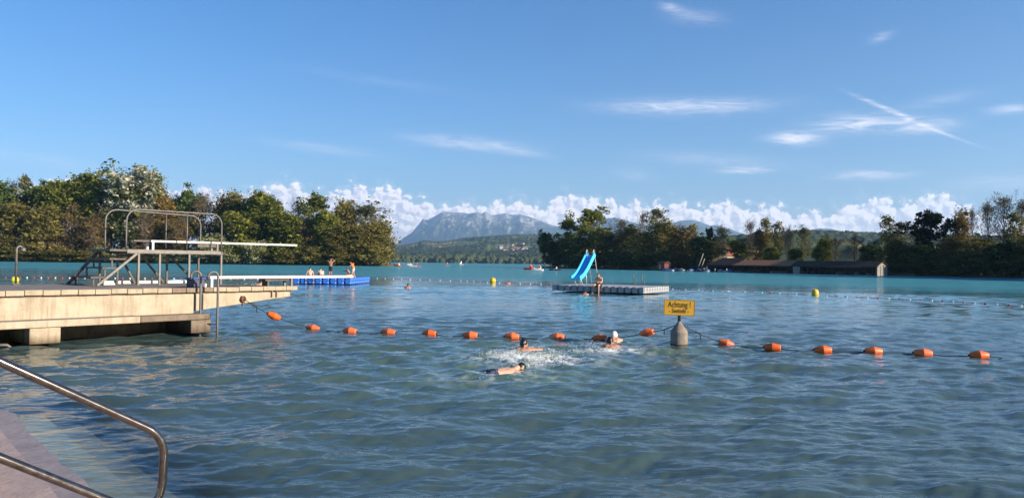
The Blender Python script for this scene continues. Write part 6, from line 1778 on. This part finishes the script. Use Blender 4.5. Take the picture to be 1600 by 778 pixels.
I_ = swimmer((794, 443), 'small dark head of a swimmer right of the yellow ball buoy', 1.2, skin_tan, None, False, .4, False, .07)
def prone():
    s = .98; h = at(812, 575, 0); t = at(762, 591, 0); f = Vector((h.x - t.x, h.y - t.y, 0)).normalized(); f = Vector((.80, .60, 0)); rt = Vector((f.y, -f.x, 0)); o = (Vector((h.x, h.y, -.03)), rt, f)
    r = empty('person', o[0], 'boy in dark blue trunks gliding face down in the splash', 'person'); P = lambda x, y, z: V3(o, x, y, z, s)
    nk, ch, pel = P(0, -.14, .0), P(0, -.26, -.03), P(0, -.62, -.045); sL, sR = P(-.17, -.2, -.03), P(.17, -.2, -.03); hL, hR = P(-.085, -.64, -.05), P(.085, -.64, -.05)
    kL, kR = P(-.11, -1.05, -.075), P(.11, -1.05, -.08); aL, aR = P(-.12, -1.42, -.09), P(.13, -1.42, -.10)
    mb = MB(); torso(mb, pel, ch, nk, sL, sR, hL, hR, s); limb(mb, hL, kL, aL, LEG, s); limb(mb, hR, kR, aR, LEG, s)
    for a, x in ((aL, -1), (aR, 1)): capsule(mb, a, a - f * .17 * s - Vector((0, 0, .02)), .034 * s, .022 * s)
    for sh, x in ((sL, -1), (sR, 1)):
        e, w = P(.25 * x, .06, -.03), P(.14 * x, .30, -.06); limb(mb, sh, e, w, ARM, s); hand(mb, w, f, (0, 0, -1), s, .2, x)
    H = head(mb, P(0, .02, .03), f * .35 - Vector((0, 0, 1)), f, s); capsule(mb, nk, P(0, -.04, .05), .055 * s, .052 * s)
    fuse(mb, 'body', skin, r, .013); face_bits(r, H, s); hair_cap(r, H, s, hair_dk, 'hair', 1.07, -.5)
    ms = MB(); capsule(ms, hL, hR, .106 * s, .106 * s); capsule(ms, pel, pel + f * .08, .118 * s, .112 * s); capsule(ms, hL, hL.lerp(kL, .55), .100 * s, .086 * s); capsule(ms, hR, hR.lerp(kR, .55), .100 * s, .086 * s); fuse(ms, 'trunks', navy, r, .014, 3)
prone()

for r_ in [o_ for o_ in COL.objects if o_.type == 'EMPTY' and o_.name.startswith('person')]:
    for ch in r_.children: ch.matrix_parent_inverse = Matrix.Translation(r_.location).inverted()

# spray: uncountable drops and torn foam
foam_m = mat('spray', (.86, .87, .86), .25)
def spray(spots, seed):
    rng = np.random.RandomState(seed); P, Rd = [], []
    for (px, py, sx, sy, h, n, rmax) in spots:
        c = at(px, py, 0)
        for _ in range(int(n * 1.6)):
            z = abs(rng.normal()) * h; k = math.exp(-z / max(h, .01))
            P.append((c.x + rng.normal() * sx, c.y + rng.normal() * sy, z + .005)); Rd.append(rng.uniform(.25, 1.0) ** 2 * rmax * .8 * (.35 + .65 * k))
    V, Fc = scatter_balls(np.array(P), np.array(Rd), 1, rng, .8, .25)
    tag(link('water_spray', mesh_np('water_spray', V, Fc), foam_m), 'white spray thrown up by the swimmers', None, None, 'stuff')
spray([(822, 559, .38, .20, .10, 1500, .014), (842, 565, .45, .20, .09, 1300, .013), (832, 572, .3, .12, .06, 500, .012), (800, 565, .35, .18, .07, 600, .013), (858, 571, .3, .15, .03, 140, .013), (786, 552, .2, .12, .04, 110, .014), (845, 547, .2, .1, .05, 120, .014),
       (889, 551, .12, .1, .12, 60, .014), (899, 553, .25, .1, .05, 60, .012), (864, 556, .1, .08, .08, 30, .012), (955, 548, .32, .12, .06, 650, .013), (926, 537, .25, .1, .03, 120, .012), (985, 551, .5, .1, .02, 60, .010), (788, 583, .2, .1, .03, 90, .011), (772, 590, .3, .12, .02, 60, .010), (799, 578, .2, .1, .04, 60, .012), (393, 446, .5, .5, .12, 60, .05)], 3)

# ------------------------------------------------------------------ small craft far out
def tiny_person(parent, p, s, shirt, sit=True):
    # body of a rider, a few pixels tall in the photograph
    mb = MB(); p = Vector(p); h = .0 if sit else .75
    capsule(mb, p + Vector((0, 0, h + .12)), p + Vector((0, 0, h + .52)), .15 * s, .18 * s, 8); mb.ball(p + Vector((.02, 0, h + .86)), (.10, .11, .13), 8); capsule(mb, p + Vector((0, 0, h + .5)), p + Vector((0, 0, h + .76)), .06, .055, 8)
    for y in (-1, 1):
        capsule(mb, p + Vector((0, .17 * y, h + .55)), p + Vector((.28, .2 * y, h + .3)), .05, .04, 6)
        if sit: capsule(mb, p + Vector((0, .1 * y, h + .08)), p + Vector((.42, .12 * y, h + .14)), .08, .06, 6); capsule(mb, p + Vector((.42, .12 * y, h + .14)), p + Vector((.6, .12 * y, h - .15)), .06, .045, 6)
        else: capsule(mb, p + Vector((0, .1 * y, h + .08)), p + Vector((.03, .13 * y, .42)), .085, .06, 6); capsule(mb, p + Vector((.03, .13 * y, .42)), p + Vector((0, .14 * y, .03)), .06, .045, 6)
    return mb
def rider(p, label, shirt, rz, sit=True, s=1.0):
    r = empty('person', p, label, 'person', None, rz); fuse(tiny_person(None, (0, 0, 0), s, shirt, sit), 'body', skin, r, .035, 2)
    b = MB(); h = 0 if sit else .75; b.lathe([(.175, .10), (.20, .3), (.21, .5), (.12, .62)], (0, 0, h), 12); b.build('shirt', shirt, r)
    b = MB(); b.ball((-.02, 0, h + .90), (.115, .125, .12), 10); b.build('hair', hair_dk, r)
red_p = mat('red_plastic', (.62, .06, .04), .45); pink = mat('pale_red_cloth', (.60, .22, .20), .8); white_p = mat('white_plastic', (.74, .70, .66), .4)
def lakept(px, Y): return Vector(((px - CX) / F_PX * Y, Y, 0))
def pedalo(px, Y, m, m2, label, rz, riders, s=1.0):
    p = lakept(px, Y); r = empty('pedal_boat', p, label, 'pedal boat', None, rz); r.scale = (s, s, s)
    for y in (-.55, .55):
        b, rows = hull(3.0, .55, .30); o = b.build('pontoon', m, r); o.location = (0, y, .05); fix_normals(o.data)
        d = MB(); d.prism([(-1.5, y - .24), (.6, y - .24), (1.45, y), (.6, y + .24), (-1.5, y + .24)], .33, .39); d.build('pontoon_deck', m, r)
    b = MB(); b.box((-.2, 0, .45), (1.6, .9, .14), ch=.04); b.build('cockpit', m2, r)
    for y in (-.3, .3):
        b = MB(); b.box((-.6, y, .62), (.45, .45, .2), ch=.05); b.box((-.86, y, .88), (.12, .45, .5), ch=.04); b.build('seat', m2, r)
    b = MB(); b.box((.75, 0, .55), (.4, .8, .35), ch=.1); b.build('wheel_box', m, r)
    for (y, lb, sh) in riders:
        q = p + Matrix.Rotation(rz, 3, 'Z') @ Vector((-.5, y, .70)) * s; rider(q, lb, sh, rz)
pedalo(827, 215, red_p, red_p, 'red pedal boat off the bank tip with two riders', 2.8, [(-.3, 'rider on the red pedal boat, nearer seat', pink), (.3, 'rider on the red pedal boat, farther seat', red_p)])
pedalo(840, 190, white_p, white_p, 'white pedal boat with riders in front of the red one', 3.0, [(-.3, 'rider on the white pedal boat, nearer seat', pink), (.3, 'rider on the white pedal boat, farther seat', navy)])
p = lakept(868, 205); r = empty('rowing_boat', p, 'small dark rowing boat near the bank tip', 'boat', None, 3.0); b, rows = hull(3.4, 1.2, .35); o = b.build('hull', hull_d, r); fix_normals(o.data)
for x in (-.6, .5):
    b = MB(); b.box((x, 0, .25), (.25, .9, .05)); b.build('thwart', wood_pale, r)
for y in (-1, 1):
    b = MB(); b.tube([(0, .3 * y, .45), (.4, 1.5 * y, .05)], .025, 6); b.build('oar', wood_pale, r)
rider(p + Vector((.3, 0, .28)), 'rower in a pale shirt in the small rowing boat', white_c, 3.0)
def board_rider(px, Y, m, label, plabel, sh, sit):
    p = lakept(px, Y); r = empty('paddle_board', p, label, 'paddle board', None, .3); b = MB()
    b.prism([(-1.5, -.25), (-.9, -.38), (.9, -.36), (1.6, 0), (.9, .36), (-.9, .38), (-1.5, .25)], -.02, .13); b.build('deck', m, r)
    b = MB(); b.box((-1.2, 0, -.1), (.2, .02, .2)); b.build('fin', m, r)
    rider(p + Vector((0, 0, .13)), plabel, sh, .3, sit)
board_rider(646, 300, white_p, 'white paddle board left of the red one in the gap', 'figure in dark clothes standing on the white paddle board', navy, False)
board_rider(652, 285, red_p, 'red paddle board in the gap between the banks', 'figure in a pale red top standing on the red paddle board', pink, False)
board_rider(699, 380, red_p, 'far red paddle board in the middle of the gap', 'tiny figure standing on the far red paddle board', white_c, False)
pedalo(621, 300, red_p, white_p, 'red and white pedal boat just off the island tip', 2.9, [(.3, 'rider on the pedal boat off the island tip', pink)])
pedalo(640, 420, white_p, pink, 'faint pale pedal boat far out, left of the paddle boards', .3, [])
p = lakept(721, 520); r = empty('sailing_boat', p, 'small pale sailing boat far out in the gap', 'boat', None, .4); r.scale = (.7, .7, .7); b, rows = hull(5, 1.7, .5); o = b.build('hull', hull_w, r); fix_normals(o.data)
b = MB(); b.tube([(.5, 0, .3), (.5, 0, 4.4)], .05, 6); b.build('mast', white_tube, r); b = MB(); b.add([(.45, .02, .9), (-1.6, .05, .9), (.45, .02, 4.2), (.45, -.02, .9), (-1.6, .01, .9), (.45, -.02, 4.2)], [(0, 1, 2), (5, 4, 3), (0, 3, 4, 1), (1, 4, 5, 2), (2, 5, 3, 0)]); b.build('sail', white_c, r)
for n_ in bpy.data.objects:
    if n_.type == 'MESH' and n_.data.users > 0 and n_.parent is None and n_.get('label') is None and n_.get('kind') is None: print('UNTAGGED', n_.name)
